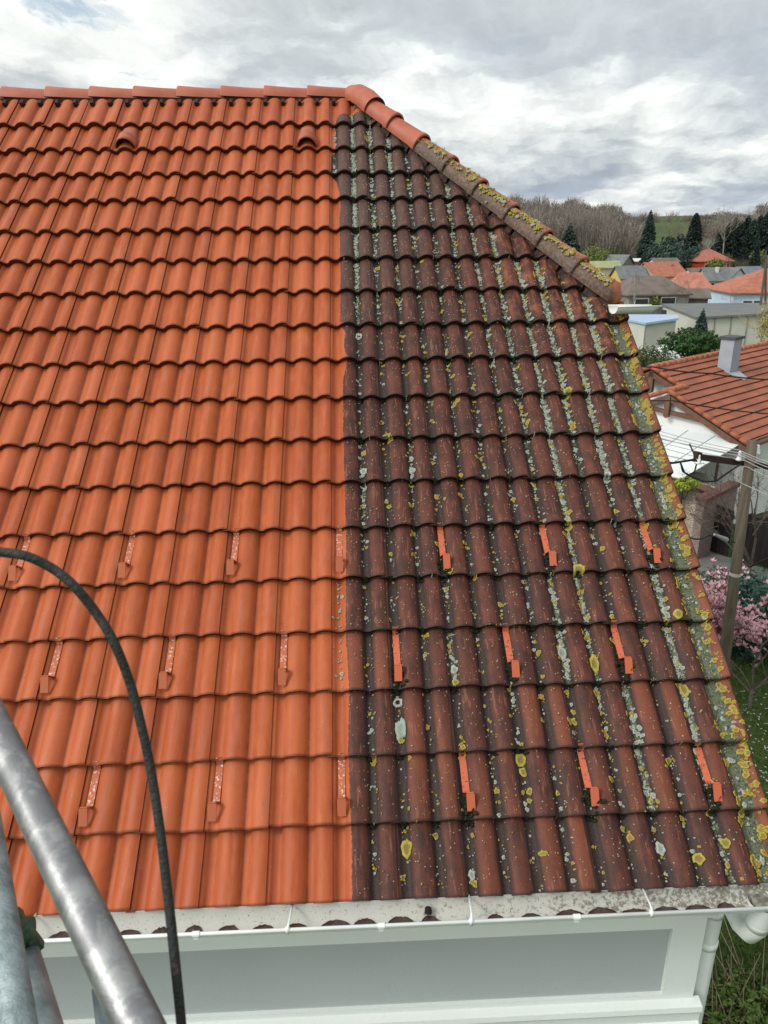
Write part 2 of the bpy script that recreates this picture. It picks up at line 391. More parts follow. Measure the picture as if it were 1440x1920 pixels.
# ---- ridge and hip tiles
ridge_m, t, b = new_mat('ridge_tile_clay')
co = t.add('ShaderNodeTexCoord').outputs['Object']
rn = t.noise(co, 7, 5); fn = t.noise(co, 60, 5, .65)
c = t.mix(t.step(rn, .35, .65), (.37, .088, .038), (.30, .070, .032))
c = t.mix(t.math('MULTIPLY', t.step(fn, .6, .7), .4), c, (.30, .10, .06))
t.l.new(c, b.inputs['Base Color']); b.inputs['Roughness'].default_value = .55
t.l.new(t.add('ShaderNodeBump', {'Height': fn, 'Strength': .3, 'Distance': .004}).outputs[0], b.inputs['Normal'])
hip_m, t, b = new_mat('weathered_hip_clay')
geo = t.add('ShaderNodeNewGeometry'); co = geo.outputs['Position']
a_side = t.attr('side')     # 0 down the near flank .. 1 over the crest
fn = t.noise(co, 45, 5, .65); md = t.noise(co, 9, 4)
grime = t.step(t.math('ADD', a_side, t.math('MULTIPLY', t.math('SUBTRACT', md, .5), .5)), .36, .17)
orr = t.step(t.noise(co, 22, 5, .7), .56, .66)
grime = t.math('MULTIPLY', grime, t.math('SUBTRACT', 1.0, t.math('MULTIPLY', orr, .55)))
c = t.mix(grime, (.33, .088, .038), (.078, .038, .026))
c = t.mix(t.math('MULTIPLY', t.step(fn, .52, .66), .5), c, (.13, .085, .06))
lich = t.math('MULTIPLY', grime, t.step(t.noise(co, 48, 5, .75), .50, .55))
c = t.mix(t.math('MULTIPLY', lich, .35), c, (.20, .185, .11))
t.l.new(c, b.inputs['Base Color']); b.inputs['Roughness'].default_value = .65
t.l.new(t.add('ShaderNodeBump', {'Height': fn, 'Strength': .5, 'Distance': .004}).outputs[0], b.inputs['Normal'])
def barrel(P0, P1, up, r0, r1, th=.014, n=14, lip=True, closed=None, lift0=0.0, a0=-.06):
    """half-round cover tile from P0 (fat end, on top) to P1"""
    mb = MB(); mb.a['side'] = []
    d = (P1 - P0).normalized(); up = (up - d * up.dot(d)).normalized(); sd = d.cross(up)
    L = (P1 - P0).length
    st = [(0, r0 - th, 0), (0, r0, 0), (.006, r0 + .003, 0)] + ([(.035, r0 + .003, 0), (.045, r0 - .003, 0)] if lip else []) + [(L * .5, (r0 + r1) / 2 - .002, 0), (L, r1 - .002, 0)]
    for (x, r, _) in st:
        row = []
        for j in range(n + 1):
            a = math.pi * (a0 + (1 - 2 * a0) * j / n)
            row.append(P0 + d * x + sd * (math.cos(a) * r * .96) + up * (math.sin(a) * r + lift0 * (1 - x / L)))
            mb.a['side'].append(0)
        mb.v += [tuple(p) for p in row]
    m = n + 1
    for k in range(len(st) - 1):
        for j in range(n):
            q = k * m + j; mb.f.append((q, q + 1, q + m + 1, q + m)); mb.m.append(0)
    mb.a['side'] = []
    for (x, r, _) in st:
        for j in range(m): mb.a['side'].append(j / n)
    if closed:              # rounded end cap at the foot
        row0 = mb.v[(len(st) - 1) * m:]
        base = len(mb.v)
        cen = P1 + d * closed
        for q in (.6, 1.0):
            for j in range(m):
                p = Vector(row0[j]); c_ = P1.lerp(cen, math.sin(q * math.pi / 2)) + (p - P1) * (math.cos(q * math.pi / 2) + .02) - up * (.03 * q)
                mb.v.append(tuple(c_)); mb.a['side'].append(.35 + .3 * j / n)
        for k in range(2):
            for j in range(n):
                q0 = (len(st) - 1) * m + j + k * m; mb.f.append((q0, q0 + 1, q0 + m + 1, q0 + m)); mb.m.append(0)
    return mb
AXR = PL(0, 6.40, .0); ry, rz = AXR.y + .045, AXR.z - .012
x_end = .26; Lr = .381
k = 0; x = x_end - .045
for k in range(12):
    a = Vector((x - Lr - .03, ry + random.uniform(-.004, .004), rz + .008)); b_ = Vector((x + .0, ry, rz - .006))
    mb = barrel(a, b_, Vector((0, 0, 1)), .108, .100, lip=False, a0=.045)
    o = mb.build('ridge_tile', ridge_m, roof, smooth=True, angle=40)
    x -= Lr
# dark ventilated strip below the ridge tiles
rs = MB()
rs.box((-4.6, ry - .090, rz - .05), (4.6 + .24, 0, 0), (0, .18, 0), (0, 0, .076))
dark_m = mat('dark_ridge_roll', (.022, .014, .013), (.05, .025, .02), 30, .9)
rs.build('ridge_roll', dark_m, roof)
comb_m = mat('comb', (.020, .010, .010), (.05, .02, .015), 60, .8)
for i in range(-28, 2):
    for q in (.14, .655):
        X = (i + q) * TW
        if -4.4 < X < .2:
            comb = MB(); comb.box(PL(X - .014, 6.268, .0), (.028, 0, 0), PL(0, .05, N0), PL(0, -.012, .05 + N0)); comb.build('ridge_comb', comb_m, roof)
# hip
hips = [(660, 176), (700, 197), (733, 222), (783, 262), (838, 305), (893, 350), (955, 397), (1019, 447), (1087, 502), (1150, 549)]
def on_hip(px, py):
    """nearest point on the hip line to that sight line"""
    d = ray(px, py).normalized(); e = (HF - HT).normalized(); w0 = CW - HT
    bq = d.dot(e); den = 1 - bq * bq
    tq = (e.dot(w0) - bq * d.dot(w0)) / den
    return HT + e * tq
hd3 = (HF - HT).normalized()
hup = Vector((.0, 0, 1)); hup = (hup - hd3 * hup.dot(hd3)).normalized()
hb = hd3.cross(hup).normalized()
if hb.y > 0: hb = -hb
ts = [(on_hip(*p) - HT).dot(hd3) for p in hips]
tsf = [ts[1] + (ts[-1] - ts[1]) * k / 8 for k in range(9)]
ts = [ts[1]] + [.45 * a + .55 * b for a, b in zip(ts[2:], tsf[1:])]
HTn = HT + hup * .0
for k in range(8):
    A_, B_ = HTn + hd3 * ts[k], HTn + hd3 * ts[k + 1]
    # the fat lower end of each tile lies over the head of the next one below
    mb = barrel(B_ + hd3 * .03 + hup * .020, A_ - hd3 * .04 + hup * .002, hup, .105, .090, closed=None)
    if k == 7: mb = barrel(A_ - hd3 * .05 + hup * .0, B_ + hup * .02, hup, .090, .103, lip=False, closed=.07)
    mb.a['side'] = [max(0, min(1, .5 - .5 * ((Vector(p) - (HTn + hd3 * (Vector(p) - HTn).dot(hd3))).dot(hb)) / .105)) for p in mb.v]
    mm = ridge_m if k < 2 else hip_m
    o = mb.build('hip_tile', mm, roof, smooth=True, angle=45)
# apex cap where ridge and hip meet
cap = MB()
ca, cb = Vector((x_end - .05, ry, rz + .012)), HTn + hd3 * (ts[0] + .05) + hup * .025
pth = [ca, ca.lerp(cb, .3) + Vector((0, 0, .03)), ca.lerp(cb, .65) + Vector((0, 0, .028)), cb]
rows = []
for q, p in enumerate(pth):
    d = (pth[min(q + 1, 3)] - pth[max(q - 1, 0)]).normalized(); u_ = (Vector((0, 0, 1)) - d * d.z).normalized(); s_ = d.cross(u_)
    r = [.106, .108, .108, .105][q]
    rows.append([p + s_ * math.cos(math.pi * (-.08 + 1.16 * j / 14)) * r + u_ * math.sin(math.pi * (-.08 + 1.16 * j / 14)) * r for j in range(15)])
cap.grid(rows); rows2 = [[p + (pth[0] - p) * .12 for p in rows[0]], rows[0]]; cap.grid(rows2)
capo = cap.build('apex_cap', ridge_m, roof, smooth=True, angle=50)
sil = MB(); e0 = [rows[1][j] + (rows[1][j] - pth[1]).normalized() * .002 for j in range(9, 15)]
sil.tube(e0, .0045, 6); sil.build('sealant_line', mat('white_sealant', (.75, .72, .66)), capo)
# mortar under the hip
mo = MB()
for k in range(24):
    p = HTn.lerp(HF, k / 23)
    mo.tube([p - hd3 * .05 - hup * .05, p + hd3 * .05 - hup * .05], .075, 8)
mo.build('hip_bedding', mat('dark_mortar', (.035, .024, .02), (.07, .04, .03), 25, .95, bump=.6), roof)
# ---- two vent tiles
def hood():
    mb = MB(); rows = []
    for k, (s, r, h) in enumerate([(0, .076, .102), (.0, .086, .112), (.05, .083, .105), (.12, .074, .078), (.20, .062, .045), (.27, .055, .028)]):
        rows.append([PL(math.cos(a) * r * 1.05, s, .02 + N0 + math.sin(a) * h) for a in [math.pi * j / 12 for j in range(13)]])
    mb.grid(rows); rows = [[PL(math.cos(a) * .076 * 1.05, s, .02 + N0 + math.sin(a) * .102) for a in [math.pi * j / 12 for j in range(13)]] for s in (0, .10)]
    mb.grid(rows[::-1])
    return mb
vent_inner = mat('vent_dark', (.012, .009, .008))
for u_ in (-5.60, -.62):
    vt = bpy.data.objects.new('vent_tile', None)
    hm = hood(); O_ = PL(u_ * TW, YS[17] + .035, 0)
    hm.v = [tuple(Vector(p) + O_) for p in hm.v]
    ho = hm.build('vent_tile', clay if False else ridge_m, roof, smooth=True, angle=50)
    bk = MB(); bk.poly([O_ + PL(math.cos(a) * .074, .06, .02 + N0 + math.sin(a) * .098) for a in [math.pi * j / 12 for j in range(13)]])
    bk.build('vent_opening', vent_inner, roof)
# ---- snow guards: strap in the trough, folded nose at its foot
def guard_mat(name, base, chip, lo):
    m, t, b = new_mat(name); co = t.add('ShaderNodeNewGeometry').outputs['Position']
    n = t.noise(co, 70, 5, .7)
    a = t.attr('nose')
    t.l.new(t.mix(t.math('MULTIPLY', t.step(n, lo, lo + .05), t.math('SUBTRACT', 1.0, a)), base, chip), b.inputs['Base Color'])
    b.inputs['Roughness'].default_value = .6; return m
g_clean = guard_mat('guard_orange', (.40, .098, .036), (.62, .56, .50), .56)
g_dirty = guard_mat('guard_orange_dirty', (.50, .105, .042), (.035, .022, .018), .57)
def guard(X, s0, s1, m, lean):
    mb = MB(); mb.a['nose'] = []
    w_ = .017
    pts = [(s1 + .01, surf(X, s1 - .01) + .004), (s1 - .02, surf(X, s1 - .02) + .006), (s0 + .115, surf(X, s0 + .11) + .010), (s0 + .072, surf(X, s0 + .07) + .012)]
    def strip(pts, w_, nose, X0=0.0):
        for (a, b) in zip(pts, pts[1:]):
            th = (PL(0, b[0], b[1]) - PL(0, a[0], a[1])).normalized().cross(Vector((1, 0, 0))) * .0035
            xa, xb = (a[2] if len(a) > 2 else 0), (b[2] if len(b) > 2 else 0)
            A, B = PL(X + xa - w_, a[0], a[1]), PL(X + xa + w_, a[0], a[1]); C, D = PL(X + xb + w_, b[0], b[1]), PL(X + xb - w_, b[0], b[1])
            mb.prism([A, B, C, D], th); mb.a['nose'] += [nose] * 8
    strip(pts, w_, 0)
    n0 = pts[-1][1]
    strip([(s0 + .072, n0, 0), (s0 + .062, n0 + .050, lean), (s0 + .056, n0 + .056, lean)], w_, 1)
    strip([(s0 + .056, n0 + .056, lean), (s0 - .016, n0 + .020, lean * 1.2)], w_ + .003, 1)
    o = mb.build('snow_guard', m, roof, origin=PL(X, s0, 0)); return o
for row, us in ((5, (-7.83, -5.84, -3.84, -1.84, .16, 2.14, 4.16, 6.17)), (3, (-6.85, -4.85, -2.85, -.85, 1.16, 3.17, 5.17)), (1, (-7.85, -5.85, -3.85, -1.85, .155, 2.17, 4.17, 6.17))):
    for u_ in us:
        s0 = YS[row] + .055; s1 = YS[row + 1] + .01
        o = guard(u_ * TW, s0, s1, g_clean if u_ < .3 else g_dirty, (-.010 if u_ < -1 else (.0 if u_ < 1.5 else .012)))
        if u_ < .3: o['label'] = 'orange snow guard with white paint chips'
# ---- gutter
white_m = mat('white_coated_steel', (.74, .76, .72), (.66, .68, .65), 3, .38, .5)
gut_m, t, b = new_mat('gutter_inside')
co = t.add('ShaderNodeNewGeometry').outputs['Position']
sx = t.add('ShaderNodeSeparateXYZ', {0: co}); 
g1 = t.noise(co, 55, 6, .7); g2 = t.noise(co, 14, 4); 
foul = t.step(t.math('ADD', t.math('MULTIPLY', g1, .8), t.math('ADD', t.math('MULTIPLY', g2, .25), t.math('MULTIPLY', sx.outputs[0], .085))), .60, .72)
c = t.mix(foul, (.45, .44, .395), (.18, .165, .13)); c = t.mix(t.step(t.noise(co, 120, 4, .7), .62, .66), c, (.03, .027, .022))
t.l.new(c, b.inputs['Base Color']); b.inputs['Roughness'].default_value = .75
GYc, GZc, GR = -.045, .012, .066
gu = MB(); X0, X1 = -3.9, 2.30
def arcrow(x, r): return [(x, GYc - math.cos(a) * r, GZc - math.sin(a) * r) for a in [math.pi * j / 16 for j in range(17)]]
gu.grid([arcrow(X0, GR), arcrow(X1, GR)]); gi = MB(); gi.grid([arcrow(X1, GR - .003), arcrow(X0, GR - .003)])
gutter = gu.build('gutter', white_m, house, smooth=True)
gi.build('gutter_lining', gut_m, gutter, smooth=True)
gb = MB(); gb.tube([(X0, GYc - GR - .004, GZc + .003), (X1, GYc - GR - .004, GZc + .003)], .0085, 10)
gb.build('gutter_bead', white_m, gutter, smooth=True)
for X in (-1.32, -.18, .55 + .07, 1.42):
    s_ = MB(); y0 = GYc - GR - .004
    s_.tube([(X - .01, y0 - .002, GZc + .014), (X - .006, y0 + .03, GZc + .016), (X + .0, .03, GZc + .0)], [.006, .0045, .0045], 6)
    s_.tube([(X - .012, y0, GZc - .012), (X - .012, y0, GZc + .016)], .011, 8)
    s_.build('gutter_strap', white_m, gutter, smooth=True)
for X in (-.60, .20, 1.06):
    s_ = MB(); s_.tube([(X, GYc - GR - .004, GZc + .003), (X + .03, GYc - GR - .004, GZc + .003)], .0125, 10)
    s_.box((X + .004, GYc - GR - .012, GZc - .022), (.02, 0, 0), (0, .012, 0), (0, 0, .02)); s_.build('gutter_clip', white_m, gutter)
# reflection of the tile rolls, modelled as dark scallops behind the front bead
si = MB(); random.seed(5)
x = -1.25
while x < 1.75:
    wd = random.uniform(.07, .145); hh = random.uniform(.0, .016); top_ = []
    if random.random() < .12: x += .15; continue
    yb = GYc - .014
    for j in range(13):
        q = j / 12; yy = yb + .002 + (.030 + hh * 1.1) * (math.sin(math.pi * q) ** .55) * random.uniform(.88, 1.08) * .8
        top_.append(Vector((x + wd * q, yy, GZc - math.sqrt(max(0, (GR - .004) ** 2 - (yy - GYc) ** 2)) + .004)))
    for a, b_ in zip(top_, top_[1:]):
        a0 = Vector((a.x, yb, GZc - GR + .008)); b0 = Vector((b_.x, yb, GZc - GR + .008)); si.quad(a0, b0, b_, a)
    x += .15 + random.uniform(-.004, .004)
si.build('roll_reflection', mat('roll_reflection', (.030, .016, .012), (.06, .03, .022), 40, .25, .5), gutter, kind='stuff')
bl = MB(); bl.tube([(.43, -.02, -.03), (.43, -.012, -.008)], [.018, .014], 9); bl.build('leaf_plug', mat('leaf_plug', (.01, .009, .008)), gutter)
# ---- down pipe
P1 = Vector((1.955, GYc, -.02))
pp = [P1, P1 + Vector((0, 0, -.10)), Vector((1.955, -.035, -.19)), Vector((1.953, .0, -.262)), Vector((1.950, .06, -.285)), Vector((1.948, .14, -.275)), Vector((1.95, .22, -.29)), Vector((1.945, .275, -.34)), Vector((1.945, .295, -.42)), Vector((1.945, .30, -.62)), Vector((1.945, .30, GZ + .1))]
dp = MB(); dp.tube(pp[:], [.066, .056] + [.050] * 9, 20, caps=False)
dpo = dp.build('downpipe', white_m, house, smooth=True)
for (q, r) in ((1, .054), (5, .0525), (8, .0535)):
    cl = MB(); d = (pp[q + 1] - pp[q]).normalized(); cl.tube([pp[q], pp[q] + d * .055], r, 20); cl.build('pipe_sleeve', white_m, dpo, smooth=True, angle=40)
cl = MB(); cl.tube([Vector((1.945, .30, -.66)), Vector((1.945, .30, -.70))], .0545, 20); cl.build('pipe_clip', white_m, dpo, smooth=True, angle=40)
fu = MB(); fu.tube([Vector((1.955, GYc, -.028)), Vector((1.955, GYc, -.034))], .048, 18); fu.build('gutter_outlet', mat('outlet_grey', (.25, .25, .20), (.1, .09, .07), 30), gutter)
# ---- facade
wall_w = mat('white_render', (.72, .75, .72), (.69, .72, .69), 1.5, .85, .15, bump=.15, bscale=90)
wall_g = mat('grey_render', (.42, .45, .445), (.40, .43, .425), 1.2, .9, .1, bump=.15, bscale=90)
wl = MB(); XL, XR = -5.5, 1.875; YW = .22
zp0, zp1 = -.485, -.955; xr = 1.705
wl.box((XL, YW, zp0), (XR - XL, 0, 0), (0, .2, 0), (0, 0, -zp0 - .05)); wl.box((xr, YW, zp1), (XR - xr, 0, 0), (0, .2, 0), (0, 0, zp0 - zp1))
wl.box((XL, YW, GZ), (XR - XL, 0, 0), (0, .2, 0), (0, 0, zp1 - GZ))
wl.box((XR - .2, YW + .2, GZ), (.2, 0, 0), (0, 8.9, 0), (0, 0, 6.3 + .15)); 
wl.box((XL, 9.2, GZ), (XR - XL - .2, 0, 0), (0, .12, 0), (0, 0, 6.2))
ga = MB(); wl.prism([(XR - .2, .42, .15), (XR - .2, 9.32, .15), (XR - .2, 7.2, 1.95), (XR - .2, 2.7, 1.95)], (.2, 0, 0))
wo = wl.build('wall', wall_w, house)
pn = MB(); pn.box((XL, YW + .022, zp1 - .01), (xr + .01 - XL, 0, 0), (0, .05, 0), (0, 0, zp0 - zp1 + .02)); pn.build('wall_panel', wall_g, house)
cn = MB()
cn.prism([(XL, .225, -.02), (XL, .150, -.02), (XL, .150, -.27), (XL, .168, -.285), (XL, .168, -.36), (XL, .225, -.40)], (XR + .02 - XL, 0, 0))
cn.build('cornice', wall_w, house)
cn = MB()
cn.prism([(XL, YW + .01, -.985), (XL, YW - .045, -.998), (XL, YW - .05, -1.03), (XL, YW - .035, -1.055), (XL, YW - .03, -1.12), (XL, YW - .045, -1.135), (XL, YW - .045, -1.16), (XL, YW + .01, -1.185)], (XR + .035 - XL, 0, 0))
cn.build('string_course', wall_w, house)
sf = MB(); sf.box((XL, .012, -.045), (XR + .15 - XL, 0, 0), (0, .35, 0), (0, 0, .02)); sf.build('soffit', wall_w, house)
vb = MB(); vb.prism([PL(2.085, .03, -.02), PL(2.085, .03, -.12), PL(2.085, 3.75, -.12), PL(2.085, 3.75, -.02)], (.02, 0, 0))
vb.build('verge_board', mat('verge_board', (.12, .07, .05), (.2, .11, .07), 8), house)
# short gutter under the half hip
g2 = MB(); ga_, gb_ = CW + ray(1150, 574) * 5.20, CW + ray(1231, 573) * 5.33; GR2 = .055
dd_ = (gb_ - ga_).normalized(); s2 = dd_.cross(Vector((0, 0, 1))).normalized()
def arc2(p, r, k=1.0): return [p + s2 * math.cos(a) * r - Vector((0, 0, math.sin(a) * r * k)) for a in [math.pi * j / 14 for j in range(15)]]
g2.grid([arc2(ga_, GR2), arc2(ga_.lerp(gb_, .82), GR2), arc2(ga_.lerp(gb_, .93), GR2 * .98, .62), arc2(gb_, GR2 * .96, .10)]); g2.grid([arc2(gb_ - dd_ * .01, GR2 - .003, .05), arc2(ga_.lerp(gb_, .8), GR2 - .004), arc2(ga_, GR2 - .004)])
for sgn in (-1, 1): g2.tube([ga_ + s2 * GR2 * sgn, gb_ + s2 * GR2 * .97 * sgn], .006, 8)
g2.build('hip_gutter', white_m, house, smooth=True, angle=50)
# ---- lichen colonies: lumps of crust lying on the tiles
lich_y, t, b = new_mat('yellow_lichen')
co = t.add('ShaderNodeNewGeometry').outputs['Position']; ar = t.attr('rad')
n_ = t.noise(co, 170, 4, .7)
c = t.mix(t.step(t.math('ADD', ar, t.math('MULTIPLY', t.math('SUBTRACT', n_, .5), .8)), .45, .75), (.20, .150, .048), (.38, .32, .055))
c = t.mix(t.math('MULTIPLY', t.attr('hue'), .8), c, (.36, .20, .045))
c = t.mix(t.math('MULTIPLY', t.step(t.noise(co, 300, 3, .7), .50, .60), .6), c, (.12, .085, .035))
t.l.new(c, b.inputs['Base Color']); b.inputs['Roughness'].default_value = .95; b.inputs['Specular IOR Level'].default_value = .05
lich_w, t, b = new_mat('grey_lichen')
co = t.add('ShaderNodeNewGeometry').outputs['Position']; ar = t.attr('rad'); n_ = t.noise(co, 190, 4, .7)
c = t.mix(t.step(t.math('ADD', ar, t.math('MULTIPLY', t.math('SUBTRACT', n_, .5), .9)), .35, .75), (.22, .245, .195), (.38, .40, .345))
c = t.mix(t.math('MULTIPLY', t.attr('hue'), .6), c, (.24, .31, .25))
c = t.mix(t.math('MULTIPLY', t.step(t.noise(co, 300, 3, .7), .50, .60), .7), c, (.09, .085, .065))
t.l.new(c, b.inputs['Base Color']); b.inputs['Roughness'].default_value = .95; b.inputs['Specular IOR Level'].default_value = .05
moss_m = mat('black_moss', (.012, .014, .009), (.03, .035, .018), 120, 1, 0)
def blob(mb, X, s, r, asp=1.0, hue=0.0, th=.003, n=11, onto=None, ring=False, rough=.25):
    cen = None; i0 = len(mb.v); ph = random.random() * 99
    fn = onto or (lambda x, y, h: PL(x, y, surf(x, y) + .0045 + h))
    rad = [(.0, th), (.55, th), (.92, th * .9), (1.0, -.002)]
    if ring: rad = [(.42, .0), (.50, th), (.92, th), (1.0, -.002)]
    wob = [1 + rough * (noise.noise((math.cos(6.283 * j / n) * 1.3 + ph, math.sin(6.283 * j / n) * 1.3, ph)) * 1.6) + random.uniform(-.5, .5) * rough for j in range(n)]
    for q, h in rad:
        for j in range(n):
            a = 6.283 * j / n
            mb.v.append(tuple(fn(X + math.cos(a) * r * q * wob[j], s + math.sin(a) * r * asp * q * wob[j], h)))
            mb.a['rad'].append(q); mb.a['hue'].append(hue)
    for k in range(3):
        for j in range(n):
            a, b = i0 + k * n + j, i0 + k * n + (j + 1) % n
            if k == 0 and not ring and j: mb.f.append((i0, a + n, b + n)); mb.m.append(0); continue
            if k == 0 and not ring: mb.f.append((i0, a + n, b + n)); mb.m.append(0); continue
            mb.f.append((a, a + n, b + n, b)); mb.m.append(0)
def newl():
    m = MB(); m.a['rad'] = []; m.a['hue'] = []; return m
ly, lw, lm = newl(), newl(), newl()
random.seed(21)
def hip_x(s):  # the hip in plane coordinates
    y = s * CA
    if y < HF.y: return 9
    return HT.x + (HF.x - HT.x) * (HT.y - y) / (HT.y - HF.y) - .14
def ok(X, s): return s < 6.1 and X < min(2.09, hip_x(s)) and s > .03
for kk in range(14):
    i, q = kk // 2, kk % 2
    fc = .145 if q == 0 else .655; hwid = .062 if q == 0 else .052
    if kk == 13: fc, hwid = .69, .12
    for v in range(19):
        w_, y_ = int(WT[kk][v]) / 9, int(YT[kk][v]) / 9
        g = YS[v + 1] - YS[v]
        nW = int((w_ ** 1.6) * 78 + w_ * 8 + random.random()); 
        if kk == 13: nW = int(nW * .3)
        for _ in range(nW):
            X = (i + fc + random.gauss(0, .55) * hwid) * TW; s = YS[v] + .012 + random.random() * (g - .02)
            if not ok(X, s): continue
            r = random.choice((.002, .003, .003, .004, .005, .006, .009)) * (1 + w_ * .4); blob(lw, X, s, r, 1.15, random.random() * .9 if random.random() < .4 else 0, .0025, n=8 if r < .007 else 11, rough=.4)
        for _ in range(int(w_ * 1.6 * (w_ > .3) + random.random() * .6)):
            X = (i + fc + random.gauss(0, .4) * hwid) * TW; s = YS[v] + .02 + random.random() * (g - .03)
            if ok(X, s): blob(lw, X, s, random.uniform(.008, .014), random.uniform(1, 1.7), random.random() * .7, .0035, n=14, rough=.35)
        nY = int((y_ ** 1.35) * (19 if kk < 13 else 34) + random.random())
        for _ in range(nY):
            X = (i + fc + random.gauss(0, .75) * hwid) * TW; s = YS[v] + .012 + random.random() ** .8 * (g - .02)
            if kk == 13: X = (6.86 + random.gauss(0, .045)) * TW if random.random() < .72 else (6.55 + random.gauss(0, .025)) * TW
            if kk == 12: X = (6.145 + random.gauss(0, .07)) * TW
            if not ok(X, s): continue
            r = min(.014, .0030 + random.expovariate(260) * (1.1 if kk != 13 else 1.7)); hu = 1.0 if random.random() < .22 and kk < 12 else random.random() * .3
            for _2 in range(1 if random.random() < (.62 if kk != 13 else .3) else random.randint(2, 5)):
                blob(ly, X, s, r, random.uniform(.9, 1.4), hu, .0035, n=9 if r < .008 else 13, rough=.4)
                X += random.gauss(0, r * .9); s += random.gauss(0, r * 1.3); r *= random.uniform(.55, 1.0)
                if not ok(X, s): break
# scattered flecks on the rolls
for _ in range(2100):
    X = random.uniform(.10, 2.08); s = random.uniform(.05, 6.0)
    if ok(X, s) and X > bound(s) + .01: blob(ly if random.random() < .55 else lw, X, s, random.uniform(.0018, .0042), 1.1, 1.0 if random.random() < .5 else 0, .002, n=6, rough=.35)
# the large colonies one can pick out
for (X, s, r, asp, kind, ring) in ((1.14, .934, .024, 1.15, 'w', True), (1.165, .79, .030, 1.9, 'g', False), (.66, 3.50, .024, 1.35, 'w', True), (1.16, .235, .024, 1.8, 'y', False), (2.16, 1.09, .020, 1.3, 'w', False),
        (2.16, 1.02, .016, 1.2, 'y', False), (.67, 2.36, .022, 1.3, 'w', False), (1.66, 2.36, .022, 1.1, 'g', False), (3.14, .62, .024, 1.5, 'y', False), (3.15, .56, .018, 1.3, 'y', False), (4.67, 1.95, .022, 1.4, 'y', False),
        (4.68, 1.65, .028, 1.4, 'y', False), (4.12, 1.17, .022, 2.2, 'w', False), (4.66, 1.10, .024, 2.2, 'y', False), (5.2, 2.95, .026, 1.3, 'y', False), (6.17, .95, .022, 1.8, 'y', False), (5.7, .14, .024, 1.1, 'y', False),
        (5.15, .19, .022, 1.4, 'w', False), (6.2, .20, .020, 1.2, 'y', False), (2.14, .11, .018, 1.3, 'w', False), (5.66, 2.28, .024, 1.5, 'w', False), (5.62, 2.48, .020, 1.3, 'w', False), (6.33, 1.35, .024, 1.2, 'y', False)):
    X *= TW; (blob(ly if kind == 'y' else lw, X, s, r, asp, 1.0 if kind == 'g' else 0, .005, n=22, ring=ring, rough=.22))
# on the hip tiles' near flank
hb = hd3.cross(hup).normalized()
if hb.y > 0: hb = -hb
def onhip(x, y, h):
    a = math.pi / 2 + y / .108
    q = (x - ts[0]); seg = [k for k in range(8) if ts[k] <= x <= ts[k + 1] + 1e-6]
    k = seg[0] if seg else 7; f = (x - ts[k]) / (ts[k + 1] - ts[k])
    R2 = .092 + .013 * f + .006; c0 = HTn + hd3 * x + hup * (.004 + .018 * f)
    return c0 + hup * math.sin(a) * (R2 + h) + hb * math.cos(a) * (R2 + h) * .96
for _ in range(760):
    x = ts[2] + (ts[8] - ts[2]) * random.random(); k = [k for k in range(8) if ts[k] <= x][-1]; f = (x - ts[k]) / (ts[k + 1] - ts[k])
    y = -(.062 + random.gauss(0, .026)); 
    if random.random() > (.35 + .65 * f if k > 2 else f): continue
    if f > .93: continue
    (blob(ly if random.random() < .72 else lw, x, -y * -1, random.choice((.004, .005, .007, .009, .013)), 1.0, 0, .0035, n=11, onto=onhip, rough=.35))
# black moss in the corners behind the guards and under some tile edges
for _ in range(330):
    v = random.randrange(0, 17); kk = random.randrange(1, 14); i = kk // 2; fc = .145 if kk % 2 == 0 else .655
    X = (i + fc + random.gauss(0, .035)) * TW; s = YS[v + 1] - random.uniform(.0, .016)
    if ok(X, s): blob(lm, X, s, random.uniform(.006, .014), .8, 0, .012, n=9, rough=.4)
for row, us in ((5, (2.14, 4.16, 6.17)), (3, (1.16, 3.17, 5.17)), (1, (2.17, 4.17, 6.17))):
    for u_ in us:
        for _ in range(26): blob(lm, (u_ + random.gauss(0, .05)) * TW, YS[row] + .10 - abs(random.gauss(0, .05)), random.uniform(.006, .013), 1, 0, .012, n=8, rough=.4)
for mb, nm, mt in ((ly, 'yellow_lichen', lich_y), (lw, 'grey_lichen', lich_w), (lm, 'black_moss', moss_m)):
    o = mb.build(nm, mt, roof, smooth=True, kind='stuff')
# ================================================================ scaffold and hose in front
steel, t, b = new_mat('galvanised_steel')
co = t.add('ShaderNodeTexCoord').outputs['Object']
n1 = t.noise(co, 22, 6, .65, .6); n2 = t.noise(co, 70, 5, .7)
t.l.new(t.mix(t.step(n1, .42, .62), (.20, .20, .205), (.33, .33, .325)), b.inputs['Base Color'])
b.inputs['Metallic'].default_value = .75
t.l.new(t.add('ShaderNodeMapRange', {0: n1, 1: .3, 2: .7, 3: .50, 4: .38}).outputs[0], b.inputs['Roughness'])
t.l.new(t.add('ShaderNodeBump', {'Height': n2, 'Strength': .25, 'Distance': .003}).outputs[0], b.inputs['Normal'])
steel2 = mat('dull_galvanised', (.16, .20, .21), (.28, .33, .34), 14, .5, .4, .5, bump=.3)
def cp(x, y, tt_): return CW + ray(x, y) * tt_
a0, a1 = cp(-40, 1300, 1.06), cp(262, 1926, .735)
d = (a1 - a0).normalized()
scaf = thing('scaffold', (a0.x, a0.y, GZ), 'galvanised scaffold tubes with a green painted coupler at the lower left corner', 'scaffold')
tb = MB(); tb.tube([a0 - d * .8, a0, a1, a1 + d * .9], .0222, 28); tb.build('guard_rail', steel, scaf, smooth=True, angle=50)
b0, b1 = cp(-30, 1500, 1.45), cp(40, 1960, 1.00)
